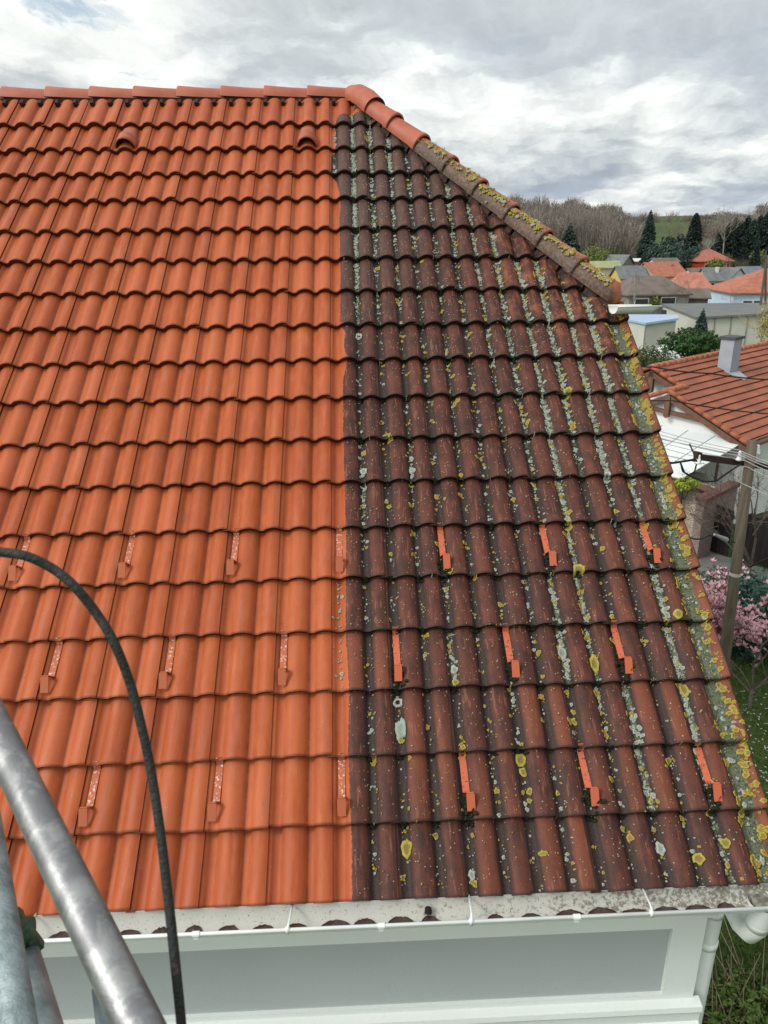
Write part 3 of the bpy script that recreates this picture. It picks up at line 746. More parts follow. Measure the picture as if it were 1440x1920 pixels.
tb = MB(); d2 = (b1 - b0).normalized(); tb.tube([b0 - d2 * 1.2, b1 + d2 * 1.2], .0242, 24); tb.build('standard', steel2, scaf, smooth=True, angle=50)
c0, c1 = cp(36, 1742, 1.30), cp(100, 1960, 1.10)
tb = MB(); d3 = (c1 - c0).normalized(); tb.tube([c0, c1 + d3 * 1.2], .021, 24); tb.build('brace', steel2, scaf, smooth=True, angle=50)
gp = mat('green_paint', (.018, .045, .025), (.04, .085, .045), 40, .5, .5, bump=.4)
tb = MB(); q = cp(24, 1750, 1.24); tb.tube([q - d3 * .035, q + d3 * .02], .0245, 14); tb.tube([q + Vector((-.03, 0, 0)), q + Vector((.03, .006, .002))], .019, 12)
tb.tube([q + Vector((.02, 0, .01)), q + Vector((.03, .01, -.045))], .012, 6)
tb.build('coupler', gp, scaf, smooth=True, angle=45)
tb = MB(); tb.tube([cp(188, 1850, 1.25), cp(205, 1990, 1.2)], .014, 12); tb.build('ladder_hook', steel2, scaf, smooth=True)
hp = [(-40, 1030, .80), (0, 1035, .80), (50, 1043, .80), (100, 1067, .81), (140, 1100, .81), (180, 1149, .82), (215, 1207, .82), (245, 1285, .83), (266, 1365, .83), (284, 1450, .83), (300, 1555, .82), (315, 1680, .81), (328, 1800, .80), (340, 1920, .79), (350, 2040, .78)]
hc = MB(); pts = [cp(*p) for p in hp]
sm = []
for k in range(len(pts) - 1):
    p0, p1, p2, p3 = pts[max(k - 1, 0)], pts[k], pts[k + 1], pts[min(k + 2, len(pts) - 1)]
    for j in range(5):
        q = j / 5; sm.append(.5 * ((2 * p1) + (p2 - p0) * q + (2 * p0 - 5 * p1 + 4 * p2 - p3) * q * q + (3 * p1 - p0 - 3 * p2 + p3) * q ** 3))
sm = [sm[0] + Vector((-.8, .1, -.4))] + sm + [sm[-1] + Vector((.05, -.05, -1.2))]
hc.tube(sm, [.0053 * (1 + .05 * noise.noise(p * 9)) for p in sm], 14)
ho = hc.build('rubber_hose', mat('black_rubber', (.018, .020, .016), (.060, .060, .048), 45, .6, .4, bump=.4, lo=.58, hi=.8), None, origin=(0, 0, 0), smooth=True)
tag(ho, 'black rubber hose arching in front of the washed tiles', 'hose')
# ================================================================ ground
def T(d):
    tab = [(0, GZ), (24, GZ), (32, -7.2), (60, -9.6), (100, -11.8), (150, -12.8), (180, -12.6), (220, -9.3), (260, -6.2), (350, 1.5), (450, 8), (600, 14), (1200, 20), (5000, 20)]
    for (a, b), (c, e) in zip(tab, tab[1:]):
        if d <= c: return b + (e - b) * (d - a) / (c - a)
    return 20
gr_m, t, b = new_mat('grass_ground')
co = t.add('ShaderNodeNewGeometry').outputs['Position']
n1 = t.noise(co, .05, 4); n2 = t.noise(co, 3, 6, .7); n3 = t.noise(co, 30, 5, .8)
c = t.mix(t.step(n2, .35, .65), (.055, .090, .026), (.085, .130, .038)); c = t.mix(t.step(n3, .5, .68), c, (.030, .050, .016))
far = t.step(t.add('ShaderNodeVectorMath', {0: co}, operation='LENGTH').outputs['Value'], 60, 250)
c = t.mix(far, c, t.mix(t.step(n1, .4, .6), (.060, .085, .030), (.075, .110, .036)))
c = t.mix(t.attr('litter'), c, (.075, .060, .046)); t.l.new(c, b.inputs['Base Color']); b.inputs['Roughness'].default_value = .95; b.inputs['Specular IOR Level'].default_value = .1
t.l.new(t.add('ShaderNodeBump', {'Height': n3, 'Strength': .6, 'Distance': .05}).outputs[0], b.inputs['Normal'])
gm = MB(); ds_ = [0, 4, 8, 12, 16, 20, 24, 28, 32, 40, 50, 60, 80, 100, 125, 150, 180, 200, 220, 240, 260, 300, 350, 400, 450, 500, 600, 900, 1500, 4000]
gm.grid([[(d * math.sin(a), d * math.cos(a), T(d) + (noise.noise((d * .01, a * 5, 0)) * (3 if d > 240 else 0))) for a in [math.pi * 2 * j / 360 for j in range(361)]] for d in ds_])
def pxof(x, y):
    c_ = Vector((x, y, 0)) - CW; return 720 + F * (c_.dot(rr) / max(1e-3, c_.dot(ff)))
gm.a['litter'] = [0.0 if math.hypot(v_[0], v_[1]) < 215 else (0.0 if v_[1] > 0 and 1196 < pxof(v_[0], v_[1]) < 1300 and math.hypot(v_[0], v_[1]) > 255 else 1.0) for v_ in gm.v]
gr = gm.build('ground', gr_m, None, smooth=True); gr['kind'] = 'structure'
# ---------------------------------------------------------------- plants
def leafmat(name, c1, c2, scale=2.0, rough=.7):
    m, t, b = new_mat(name); co = t.add('ShaderNodeNewGeometry').outputs['Position']
    oi = t.add('ShaderNodeObjectInfo').outputs['Random']
    c = t.mix(t.step(t.noise(co, scale, 4, .7), .35, .65), c1, c2)
    t.l.new(c, b.inputs['Base Color']); b.inputs['Roughness'].default_value = rough; b.inputs['Specular IOR Level'].default_value = .15
    return m
bark = leafmat('bark', (.060, .048, .038), (.10, .085, .07), 8)
bark_far = leafmat('bark_far', (.085, .070, .058), (.13, .11, .092), 1)
bark_pale = leafmat('bark_pale', (.20, .19, .15), (.30, .28, .22), 1)
fir_m = leafmat('fir_needles', (.030, .055, .042), (.060, .095, .070), 1.2)
yew_m = leafmat('yew_needles', (.020, .032, .028), (.038, .056, .046), 1.0)
spruce_m = leafmat('blue_spruce', (.022, .045, .040), (.050, .085, .070), 1.5)
laurel_m = leafmat('laurel_leaves', (.018, .050, .014), (.045, .100, .026), 3, .4)
haze_m = leafmat('spring_leaves', (.10, .12, .035), (.17, .19, .05), 1)
olive_m = leafmat('olive_hedge', (.045, .060, .020), (.085, .10, .035), .8)
brown_m = leafmat('bare_twigs', (.165, .140, .117), (.225, .197, .168), .05)
def leaves(mb, c, rad, n, size, flat=.0, shell=.5, lumps=5, seed=0):
    c = Vector(c); rx, ry_, rz_ = rad
    for _ in range(n):
        while 1:
            p = Vector((random.uniform(-1, 1), random.uniform(-1, 1), random.uniform(-1, 1)))
            l = p.length
            lim = .74 + .42 * noise.noise(p.normalized() * lumps * .45 + Vector((seed, seed * 2, 0)))
            if .02 < l < lim and (l > lim * shell or random.random() < .25): break
        q = c + Vector((p.x * rx, p.y * ry_, p.z * rz_))
        nrm = (p.normalized() + Vector((random.gauss(0, .6), random.gauss(0, .6), random.gauss(0, .6)))).normalized()
        u_ = nrm.orthogonal().normalized(); u_.rotate(Matrix.Rotation(random.random() * 6.28, 3, nrm)); v_ = nrm.cross(u_)
        s_ = size * random.uniform(.6, 1.35)
        mb.quad(q - u_ * s_, q - v_ * s_ * .55, q + u_ * s_, q + v_ * s_ * .55)
def sliver(mb, a, b, w_):
    d = (b - a); sd = d.cross(Vector((random.gauss(0, 1), random.gauss(0, 1), random.gauss(0, 1)))).normalized() * w_
    mb.tri(a - sd, a + sd, b)
def tree_thing(name, loc, label, cat, group=None): return thing(name, loc, label, cat, group)
def conifer(loc, h, r, m, label, n=420, name='conifer', trunk_h=None, power=.9, group=None, droop=.25, jag=.3):
    loc = Vector(loc); o = thing(name, loc, label, 'tree', group)
    tr = MB(); tr.tube([loc - Vector((0, 0, 3)), loc, loc + Vector((0, 0, h * .97))], [r * .09, r * .08, .01], 6); tr.build('trunk', bark, o)
    mb = MB(); lay = max(10, int(h / r * 5.5))
    for k in range(n):
        f = random.random() ** .8; f = (round(f * lay) + random.uniform(-.25, .25)) / lay
        f = max(0, min(.99, f)); R = r * ((1 - f) ** power) * random.uniform(1 - jag, 1.06) + .03 * r
        a = random.random() * 6.283; z = h * (.06 + .94 * f)
        c0 = loc + Vector((0, 0, z)); dirv = Vector((math.cos(a), math.sin(a), 0)); tip = c0 + dirv * R - Vector((0, 0, R * droop * random.uniform(.3, 1.4)))
        sd = Vector((-dirv.y, dirv.x, 0)); wd = R * .22 + h * .010
        m1 = c0.lerp(tip, .55) + Vector((0, 0, R * .06))
        mb.quad(c0, m1 + sd * wd, tip, m1 - sd * wd)
        mb.quad(c0, m1 + Vector((0, 0, wd * .8)), tip, m1 - Vector((0, 0, wd * 1.1)))
        for g_ in range(3):
            q = c0.lerp(tip, random.uniform(.4, 1)); e = q + sd * random.choice((-1, 1)) * wd * random.uniform(.6, 1.6) - Vector((0, 0, wd * random.uniform(.2, 1.2))) + dirv * wd * .5
            sliver(mb, q, e, wd * .3)
    mb.build('crown', m, o); return o
def bare_tree(loc, h, r, label, m=None, name='bare_tree', depth=5, group=None, tw=.012, seed=1, trunk=.28, thick=.016, spread=.55, kids=(3, 4), parent_m=None, twigs=2):
    m = m or bark_far; loc = Vector(loc); rnd = random.Random(seed); o = thing(name, loc, label, 'tree', group)
    tr = MB(); th = h * trunk; top = loc + Vector((rnd.gauss(0, .02) * h, rnd.gauss(0, .02) * h, th))
    tr.tube([loc - Vector((0, 0, 2)), loc, top], [h * thick * 1.3, h * thick * 1.1, h * thick * .9], 7); tr.build('trunk', m, o, smooth=True)
    mb = MB()
    def grow(p, d, L, w_, lv):
        e = p + d * L
        mid = p.lerp(e, .5) + Vector((rnd.gauss(0, 1), rnd.gauss(0, 1), rnd.gauss(0, 1))) * L * .05
        if lv > 2 or w_ > h * .004: mb.tube([p, mid, e], [w_, w_ * .8, w_ * .6], 4, caps=False)
        else: sliver(mb, p, e, w_ * .9)
        if lv == 0: return
        for _ in range(rnd.randint(*kids)):
            a = Vector((rnd.gauss(0, 1), rnd.gauss(0, 1), rnd.gauss(0, .6)))
            nd = (d + a.normalized() * rnd.uniform(.6, 1.1) * spread * 1.4 + Vector((0, 0, .18))).normalized()
            q = p.lerp(e, rnd.uniform(.45, 1))
            grow(q, nd, L * rnd.uniform(.55, .82), w_ * .58, lv - 1)
        if lv <= 2:
            for _ in range(twigs):
                q = p.lerp(e, rnd.random()); a = Vector((rnd.gauss(0, 1), rnd.gauss(0, 1), rnd.gauss(0, 1) + .5)).normalized()
                sliver(mb, q, q + (d + a).normalized() * L * .8, w_ * .5)
    L0 = (h - th) * .36
    for _ in range(4):
        a = Vector((rnd.gauss(0, 1), rnd.gauss(0, 1), 0)).normalized() * spread
        grow(top - Vector((0, 0, th * rnd.uniform(0, .25))), (Vector((0, 0, 1)) + a * rnd.uniform(.5, 1.1) * r / h * 2.4).normalized(), L0, h * thick * .6, depth - 1)
    grow(top, Vector((rnd.gauss(0, .1), rnd.gauss(0, .1), 1)).normalized(), L0 * 1.1, h * thick * .7, depth - 1)
    mb.build('crown', m, o); return o
def bush(loc, rad, m, label, n=900, size=.1, name='bush', cat='bush', lumps=5, seed=1, group=None, shell=.55):
    loc = Vector(loc); o = thing(name, loc, label, cat, group)
    mb = MB(); leaves(mb, loc + Vector((0, 0, rad[2] * .8)), rad, n, size, seed=seed, lumps=lumps, shell=shell); mb.build('foliage', m, o)
    st = MB()
    for k in range(5):
        a = k * 1.3; st.tube([loc - Vector((0, 0, .3)), loc + Vector((math.cos(a) * rad[0] * .35, math.sin(a) * rad[1] * .35, rad[2] * .9))], [.04 * rad[2], .015 * rad[2]], 5)
    st.build('stem', bark, o)
    return o
# ---------------------------------------------------------------- the neighbour's house across the street
A_ = on(1222, 690, -1.6); r_ = Vector((.792, .610, 0)).normalized(); g_ = Vector((r_.y, -r_.x, 0))
TB = math.tan(R_(24)); CB, SB = math.cos(R_(24)), math.sin(R_(24))
def NH(r, g, z): return Vector((A_.x, A_.y, 0)) + r_ * r + g_ * g + Vector((0, 0, z))
nh = thing('bungalow', NH(5, 0, GZ), 'low white bungalow with orange tiled roof, grey chimney and terrace canopy across the street', 'house')
ZR = -1.6
nroof_m, t, b = new_mat('bungalow_tiles')
co = t.add('ShaderNodeUVMap', uv_map='plan').outputs[0]
n1 = t.noise(co, 1.2, 4); n2 = t.noise(t.map(co, (1, 4, 1)), 3, 4); n3 = t.noise(co, 22, 4, .7)
c = t.mix(t.step(n1, .35, .65), (.230, .064, .030), (.330, .096, .040)); c = t.mix(t.math('MULTIPLY', t.step(n2, .5, .7), .5), c, (.17, .062, .042)); c = t.mix(t.math('MULTIPLY', t.step(n3, .5, .62), .5), c, (.10, .038, .028))
t.l.new(c, b.inputs['Base Color']); b.inputs['Roughness'].default_value = .7
def tiled(mb, uvl_, P, r0f, r1f, g0, g1, rowg, roll=.2, lift=.035, sgn=1):
    """rows of small tiles; P(r, g, off) gives the point, off is the height over the roof plane"""
    v = 0; gq = g0
    while gq < g1 - .02:
        ge_ = min(gq + rowg, g1); ra, rb_ = r0f(gq, ge_), r1f(gq, ge_)
        n = max(2, int((rb_ - ra) / (roll / 4)))
        top_ = []; bot = []; ft = []
        for j in range(n + 1):
            r = ra + (rb_ - ra) * j / n; hh = .022 * abs(math.sin(math.pi * r / roll))
            top_.append(P(r, gq, hh)); bot.append(P(r, ge_ + .01, hh + lift)); ft.append(P(r, ge_ + .005, -.0 + hh - .0))
            uvl_ += [(r, gq)]
        for j in range(n + 1): uvl_ += [(ra + (rb_ - ra) * j / n, ge_)]
        for j in range(n + 1): uvl_ += [(ra + (rb_ - ra) * j / n, ge_)]
        for j in range(n + 1): uvl_ += [(ra + (rb_ - ra) * j / n, ge_)]
        i0 = len(mb.v); m = n + 1
        mb.v += [tuple(p) for p in top_ + bot + bot + ft]
        for k in (0, 2):
            for j in range(n):
                q = i0 + k * m + j; mb.f.append((q, q + 1, q + m + 1, q + m)); mb.m.append(0 if k == 0 else 1)
        gq = ge_
def set_uv(o, uvl_):
    me = o.data; ul = me.uv_layers.new(name='plan'); vi = [0] * len(me.loops); me.loops.foreach_get('vertex_index', vi)
    ul.data.foreach_set('uv', [c_ for q in vi for c_ in uvl_[q]])
edge_m = mat('tile_shadow_edge', (.10, .030, .018), (.07, .025, .016), 9, .9)
mb = MB(); ul = []
tiled(mb, ul, lambda r, g, o: NH(r, g * CB, ZR - g * SB + o), lambda a, b: (-.0 if b < 1.30 / CB * 1 else -.84), lambda a, b: 13.0, 0, 4.05 / CB, .333, lift=.05)
ro = mb.build('roof', [nroof_m, edge_m], nh, smooth=True); set_uv(ro, ul)
mb = MB(); ul = []      # rear slopes
tiled(mb, ul, lambda r, g, o: NH(r, -g * CB, ZR - g * SB + o), lambda a, b: 0, lambda a, b: 13.0, 0, 4.6, .333)
tiled(mb, ul, lambda r, g, o: NH(r, 1.22 - g * CB, ZR - .54 - g * SB + o), lambda a, b: -.84, lambda a, b: 0.0, 0, 1.6, .333)
rro = mb.build('rear_roof', [nroof_m, edge_m], nh, smooth=True); set_uv(rro, ul)
pale_cap = mat('ridge_pale', (.40, .17, .10), (.32, .09, .045), 5, .8)
for (gq, zq, x0, x1) in ((0, ZR + .03, 0.0, 13.0), (1.22, ZR - .51, -.86, .2)):
    rt = MB(); x = x0
    while x < x1: p = NH(x, gq, zq); rt.tube([p, p + r_ * .40 - Vector((0, 0, .012))], [.115, .10], 10); x += .38
    rt.build('ridge_cap', pale_cap, ro, smooth=True, angle=50)
for (rr_, g0, z0, g1, gb) in ((-.02, 0, ZR, 1.3, -1.6), (-.87, 1.22, ZR - .54, 4.1, -.08)):
    rk = MB(); z1 = z0 - (g1 - g0) * TB; a, b_ = NH(rr_, g0, z0 + .05), NH(rr_, g1, z1 + .05); n = int((g1 - g0) / .32)
    for j in range(n): p, q = a.lerp(b_, j / n), a.lerp(b_, (j + 1.08) / n); rk.tube([q, p - Vector((0, 0, .01))], [.085, .07], 8)
    b2 = NH(rr_, gb, z0 - abs(gb - g0) * TB + .05)
    for j in range(5): p, q = a.lerp(b2, j / 5), a.lerp(b2, (j + 1.08) / 5); rk.tube([q, p], [.085, .07], 8)
    rk.build('verge_tiles', nroof_m, ro, smooth=True, angle=50)
timb = mat('brown_timber', (.115, .058, .040), (.16, .08, .055), 6, .7)
bb = MB()
for (rr_, g0, z0, gl, gr2) in ((.0, 0, ZR - .10, -1.6, 1.25), (-.84, 1.22, ZR - .64, -.1, 4.05)):
    for ge_ in (gl, gr2):
        a = NH(rr_, g0, z0); e = NH(rr_, ge_, z0 - abs(ge_ - g0) * TB); dn = Vector((0, 0, -.20))
        bb.prism([a, e, e + dn, a + dn], r_ * .07)
bb.prism([NH(-.80, .2, ZR - .64 - .47 - .02), NH(-.80, 2.55, ZR - .64 - .60), NH(-.80, 2.55, ZR - .64 - .76), NH(-.80, .2, ZR - .64 - .62)], r_ * .1)
for (rr_, g0, z0, hh) in ((.0, .0, ZR - .12, .72), (-.88, 1.22, ZR - .66, .72)):
    p = NH(rr_, g0, z0); bb.prism([p - g_ * .09, p + g_ * .09, p + g_ * .09 - Vector((0, 0, hh)), p - Vector((0, 0, hh + .06)), p - g_ * .09 - Vector((0, 0, hh))], r_ * .14)
bb.build('gable_boards', timb, nh)
wlm = mat('bungalow_render', (.70, .70, .67), (.66, .67, .65), .8, .85)
wm = MB(); Z0 = GZ - 1
wm.prism([NH(.5, -3.6, Z0), NH(.5, 3.6, Z0), NH(.5, 3.6, ZR - .3 - 3.6 * TB), NH(.5, 0, ZR - .25), NH(.5, -3.6, ZR - .3 - 3.6 * TB)], r_ * .25)
wm.prism([NH(-.62, -.2, Z0), NH(-.62, 3.8, Z0), NH(-.62, 3.8, ZR - .74 - 2.58 * TB), NH(-.62, 1.22, ZR - .74), NH(-.62, -.2, ZR - .74 - 1.4 * TB)], r_ * .25)
wm.box(NH(-.55, 3.55, Z0), r_ * 1.2, g_ * .22, (0, 0, ZR - 3.8 * TB - .25 - Z0))
wm.box(NH(.1, 3.38, Z0), r_ * 12.6, g_ * .22, (0, 0, ZR - 3.55 * TB - .18 - Z0))
wm.build('wall', wlm, nh)
ch = MB(); cb_ = NH(3.45, .95, ZR - 1.1); ch.box(cb_ - r_ * .02 - g_ * .3, r_ * .62, g_ * .5, (0, 0, 1.86))
cho = ch.build('chimney', mat('grey_chimney', (.31, .335, .38), (.28, .30, .345), 2, .7), ro)
ch = MB(); ch.box(cb_ - r_ * .08 - g_ * .36 + Vector((0, 0, 1.86)), r_ * .74, g_ * .62, (0, 0, .09)); ch.build('chimney_cap', mat('cap', (.06, .07, .075)), cho)
ch = MB(); ch.prism([NH(3.35, 1.18, ZR - 1.12 * TB + .02), NH(4.1, 1.18, ZR - 1.12 * TB + .02), NH(3.95, 1.62, ZR - 1.6 * TB + .03), NH(3.7, 1.62, ZR - 1.6 * TB + .03)], (0, 0, .05)); ch.build('flashing', mat('zinc', (.33, .35, .37), rough=.5), ro)
# eave fringe and gutter on the street side
eg = MB(); eg.tube([NH(-.84, 4.12, ZR - 4.1 * TB - .04), NH(12.8, 4.12, ZR - 4.1 * TB - .04)], .07, 8); eg.build('eave_gutter', mat('brown_gutter', (.10, .05, .04), rough=.5), nh)
# terrace canopy: white sheets on a frame
can = MB(); q0, q1, q2, q3 = NH(-.62, -.9, -3.40), NH(-.62, 3.85, -3.40), NH(-2.75, 3.15, -4.28), NH(-2.75, -.9, -4.28)
can.prism([q0, q3, q2, q1], (0, 0, .03))
cano = can.build('canopy', mat('canopy_sheet', (.60, .62, .61), (.54, .57, .57), 1.2, .45, .4), nh)
cl = MB()
for j in range(1, 5): 
    a, b_ = q0.lerp(q1, j / 5), q3.lerp(q2, j / 5); cl.tube([a + Vector((0, 0, .035)), b_ + Vector((0, 0, .035))], .012, 5)
for j in (.33, .66): a, b_ = q0.lerp(q3, j), q1.lerp(q2, j); cl.tube([a + Vector((0, 0, .035)), b_ + Vector((0, 0, .035))], .014, 5)
cl.build('canopy_joints', mat('joint_grey', (.16, .17, .18)), cano)
cl = MB(); cl.tube([q3 - Vector((0, 0, .03)) - r_ * .04, q2 - Vector((0, 0, .03)) - r_ * .04], .06, 10); cl.build('canopy_gutter', white_m, cano)
pdk = mat('post_dark', (.05, .035, .03))
for p in (q2, q3): cl = MB(); cl.box(p - g_ * .15 + r_ * .05 - Vector((0, 0, 2.6)), r_ * .1, g_ * .1, (0, 0, 2.55)); cl.build('canopy_post', pdk, cano)
und = MB(); und.box(NH(-1.7, 2.2, GZ), g_ * 1.1, r_ * .15, (0, 0, 1.9)); und.build('terrace_wall', mat('olive_render', (.21, .21, .17), (.18, .185, .15), 1), nh)
# ---------------------------------------------------------------- street, wall, gate
road_m = mat('grey_road', (.155, .15, .14), (.12, .118, .11), 3, .9, .2, bump=.3, bscale=60)
W0 = on(1278, 1018, GZ)
def ST(a, b_, z=0): return W0 + g_ * a - r_ * b_ + Vector((0, 0, z))      # along the street, towards us
rd = MB(); rd.poly([ST(-20, .05, .02), ST(30, .05, .02), ST(30, 3.2, .02), ST(-20, 3.2, .02)]); tag(rd.build('road', road_m), None, None) if False else None
ro_ = rd.build('road', road_m); ro_['kind'] = 'structure'
brick_m, t, b = new_mat('pale_brick')
co = t.add('ShaderNodeTexCoord').outputs['Object']
sp2 = t.add('ShaderNodeSeparateXYZ', {0: co})
ax_ = t.math('ADD', t.math('MULTIPLY', sp2.outputs[0], g_.x), t.math('MULTIPLY', sp2.outputs[1], g_.y))
ax2 = t.math('ADD', t.math('MULTIPLY', sp2.outputs[0], r_.x), t.math('MULTIPLY', sp2.outputs[1], r_.y))
vv = t.add('ShaderNodeCombineXYZ', {0: t.math('ADD', ax_, ax2), 1: sp2.outputs[2]}).outputs[0]
br = t.add('ShaderNodeTexBrick', {'Vector': vv, 'Color1': (.46, .34, .25, 1), 'Color2': (.52, .42, .33, 1), 'Mortar': (.33, .29, .24, 1), 'Scale': 1.0, 'Mortar Size': .012, 'Brick Width': .30, 'Row Height': .075})
c = t.mix(t.step(t.noise(co, 14, 5, .7), .5, .7), br.outputs[0], (.30, .21, .16)); t.l.new(c, b.inputs['Base Color']); b.inputs['Roughness'].default_value = .9
stone_m = mat('purple_brick', (.20, .145, .13), (.26, .20, .18), 14, .9, bump=.5)
cope_m = mat('dark_red_coping', (.15, .065, .05), (.10, .045, .035), 18, .8, bump=.5)
pl = thing('brick_gate_pillar', ST(.1, 0), 'thick cream brick pillar with a low plant growing on top', 'pillar')
mb = MB(); mb.box(ST(-.6, -.55), g_ * .70, -r_ * -.55, (0, 0, 1.72)); mb.box(ST(.12, -.55), g_ * .42, r_ * .50, (0, 0, 1.70)); mb.build('shaft', brick_m, pl)
mb = MB(); mb.prism([ST(.0, -.62, 1.72), ST(.70, -.62, 1.72), ST(.62, -.3, 1.90), ST(.3, -.3, 1.95)], -r_ * .5); mb.build('cap_stone', cope_m, pl)
gw = thing('garden_wall', ST(.4, -1.8), 'purplish brick garden wall with a dark red coping running back from the gate', 'wall')
mb = MB(); p0, p1 = on(1322, 940, GZ + 1.85), on(1384, 909, GZ + 1.85); p0.z = p1.z = GZ; dv = (p1 - p0); nn_ = Vector((-dv.y, dv.x, 0)).normalized() * .25
mb.box(p0, dv, nn_, (0, 0, 1.80)); mb.build('wall_face', stone_m, gw)
mb = MB(); mb.box(p0 - nn_ * .2 + Vector((0, 0, 1.80)), dv * 1.02, nn_ * 1.4, (0, 0, .12)); mb.build('coping', cope_m, gw)
gate_m = mat('black_boards', (.007, .006, .005), (.016, .013, .011), 5, .8, stretch=(1, 1, .1))
gt = thing('wooden_gate', ST(1.35, 0), 'dark boarded gate between the brick pillar and the utility pole', 'gate')
mb = MB(); 
for j in range(7): mb.box(ST(.60 + j * .125, 0, .04), g_ * .118, -r_ * .03, (0, 0, 1.42 + .07 * math.sin(j / 6 * math.pi)))
mb.build('boards', gate_m, gt)
for hz in (.3, 1.2): mb = MB(); mb.box(ST(.60, -.04, hz), g_ * .87, r_ * .04, (0, 0, .1)); mb.build('rail', gate_m, gt)
ft = thing('board_fence', ST(4.5, 0), 'black board fence right of the utility pole', 'fence')
mb = MB()
for j in range(34): mb.box(ST(1.62 + j * .15, 0, .05), g_ * .142, r_ * .03, (0, 0, 1.40 + .04 * ((j * 7) % 3)))
mb.build('boards', gate_m, ft)
for j in range(5): mb = MB(); mb.box(ST(1.52 + j * 1.25, -.12, 0), g_ * .1, r_ * .1, (0, 0, 1.45)); mb.build('post', gate_m, ft)
bush(ST(-.30, -.35, 1.55), (.62, .40, .30), leafmat('yellow_green', (.16, .22, .015), (.36, .42, .03), 9), 'yellow-green cushion plant on top of the brick pillar', 1500, .035, name='cushion_plant', cat='plant', shell=.7)
# hedge and magnolia on our side
for k, (px, py, D, rad, lb) in enumerate(((1340, 1062, 17.4, (1.9, 1.0, 1.12), 'blue-green conifer hedge bush left of the utility pole'), (1440, 1075, 17.2, (2.0, 1.0, 1.16), 'blue-green conifer hedge bush right of the utility pole'))):
    p = at(px, py, D); bush((p.x, p.y, GZ), (rad[0], rad[1], rad[2]), leafmat('juniper_%d' % k, (.022, .055, .042), (.055, .115, .088), 4), lb, 9000, .05, name='hedge_bush', group='juniper hedge along the road', seed=k, lumps=8)
mg = Vector((*at(1420, 1245, 14.9).xy, GZ))
mo_ = bare_tree(mg, 3.0, 2.2, 'pink flowering magnolia shrub behind the utility pole', leafmat('magnolia_bark', (.10, .08, .065), (.17, .14, .12), 9), name='magnolia', depth=5, seed=4, trunk=.14, thick=.012, spread=.75)
pm = leafmat('pink_petals', (.46, .20, .25), (.66, .44, .45), 12, .6); pe = MB(); rnd = random.Random(9)
crown = [o for o in mo_.children if o.name.startswith('crown')][0]
vs = [v_.co + Vector(WO[crown.name]) for v_ in crown.data.vertices]
vs = [v_ for v_ in vs if v_.z > mg.z + .9]
for _ in range(640):
    p = rnd.choice(vs) + Vector((rnd.gauss(0, .05), rnd.gauss(0, .05), rnd.gauss(0, .04)))
    for k in range(rnd.randint(4, 6)):
        a = k * 1.1 + rnd.random(); d_ = Vector((math.cos(a) * .7, math.sin(a) * .7, rnd.uniform(.2, 1.1))).normalized(); s_ = Vector((-math.sin(a), math.cos(a), 0)) * .026; L = rnd.uniform(.075, .125)
        pe.quad(p, p + d_ * L * .5 + s_, p + d_ * L, p + d_ * L * .5 - s_)
pe.build('blossom', pm, mo_, kind='stuff')
m2 = Vector((*at(1342, 1150, 15.3).xy, GZ))
mo2 = bare_tree(m2, 3.1, 1.6, 'pink flowering magnolia shrub between the roof verge and the utility pole', crown.data.materials[0], name='magnolia', depth=5, seed=14, trunk=.14, thick=.010, spread=.6)
cr2 = [o for o in mo2.children if o.name.startswith('crown')][0]; pe = MB()
vs = [v_.co + Vector(WO[cr2.name]) for v_ in cr2.data.vertices]; vs = [v_ for v_ in vs if v_.z > m2.z + 1.3]
for _ in range(560):
    p = rnd.choice(vs) + Vector((rnd.gauss(0, .05), rnd.gauss(0, .05), rnd.gauss(0, .04)))
    for k in range(rnd.randint(4, 6)):
        a = k * 1.1 + rnd.random(); d_ = Vector((math.cos(a) * .7, math.sin(a) * .7, rnd.uniform(.2, 1.1))).normalized(); s_ = Vector((-math.sin(a), math.cos(a), 0)) * .026; L = rnd.uniform(.075, .125)
        pe.quad(p, p + d_ * L * .5 + s_, p + d_ * L, p + d_ * L * .5 - s_)
pe.build('blossom', pm, mo2, kind='stuff')
fp = MB()
for _ in range(260):
    p = on(rnd.uniform(1330, 1480), rnd.uniform(1300, 1500), GZ); p.z = GZ + .06; a = rnd.random() * 6.28; s_ = Vector((math.cos(a), math.sin(a), .2)) * rnd.uniform(.02, .04); q = Vector((-math.sin(a), math.cos(a), .1)) * .012
    fp.quad(p - s_, p - q, p + s_, p + q)
fo = fp.build('fallen_petals', mat('petal_white', (.62, .55, .54)), None); tag(fo, 'white petals fallen on the lawn under the magnolia', 'petals', kind='stuff')
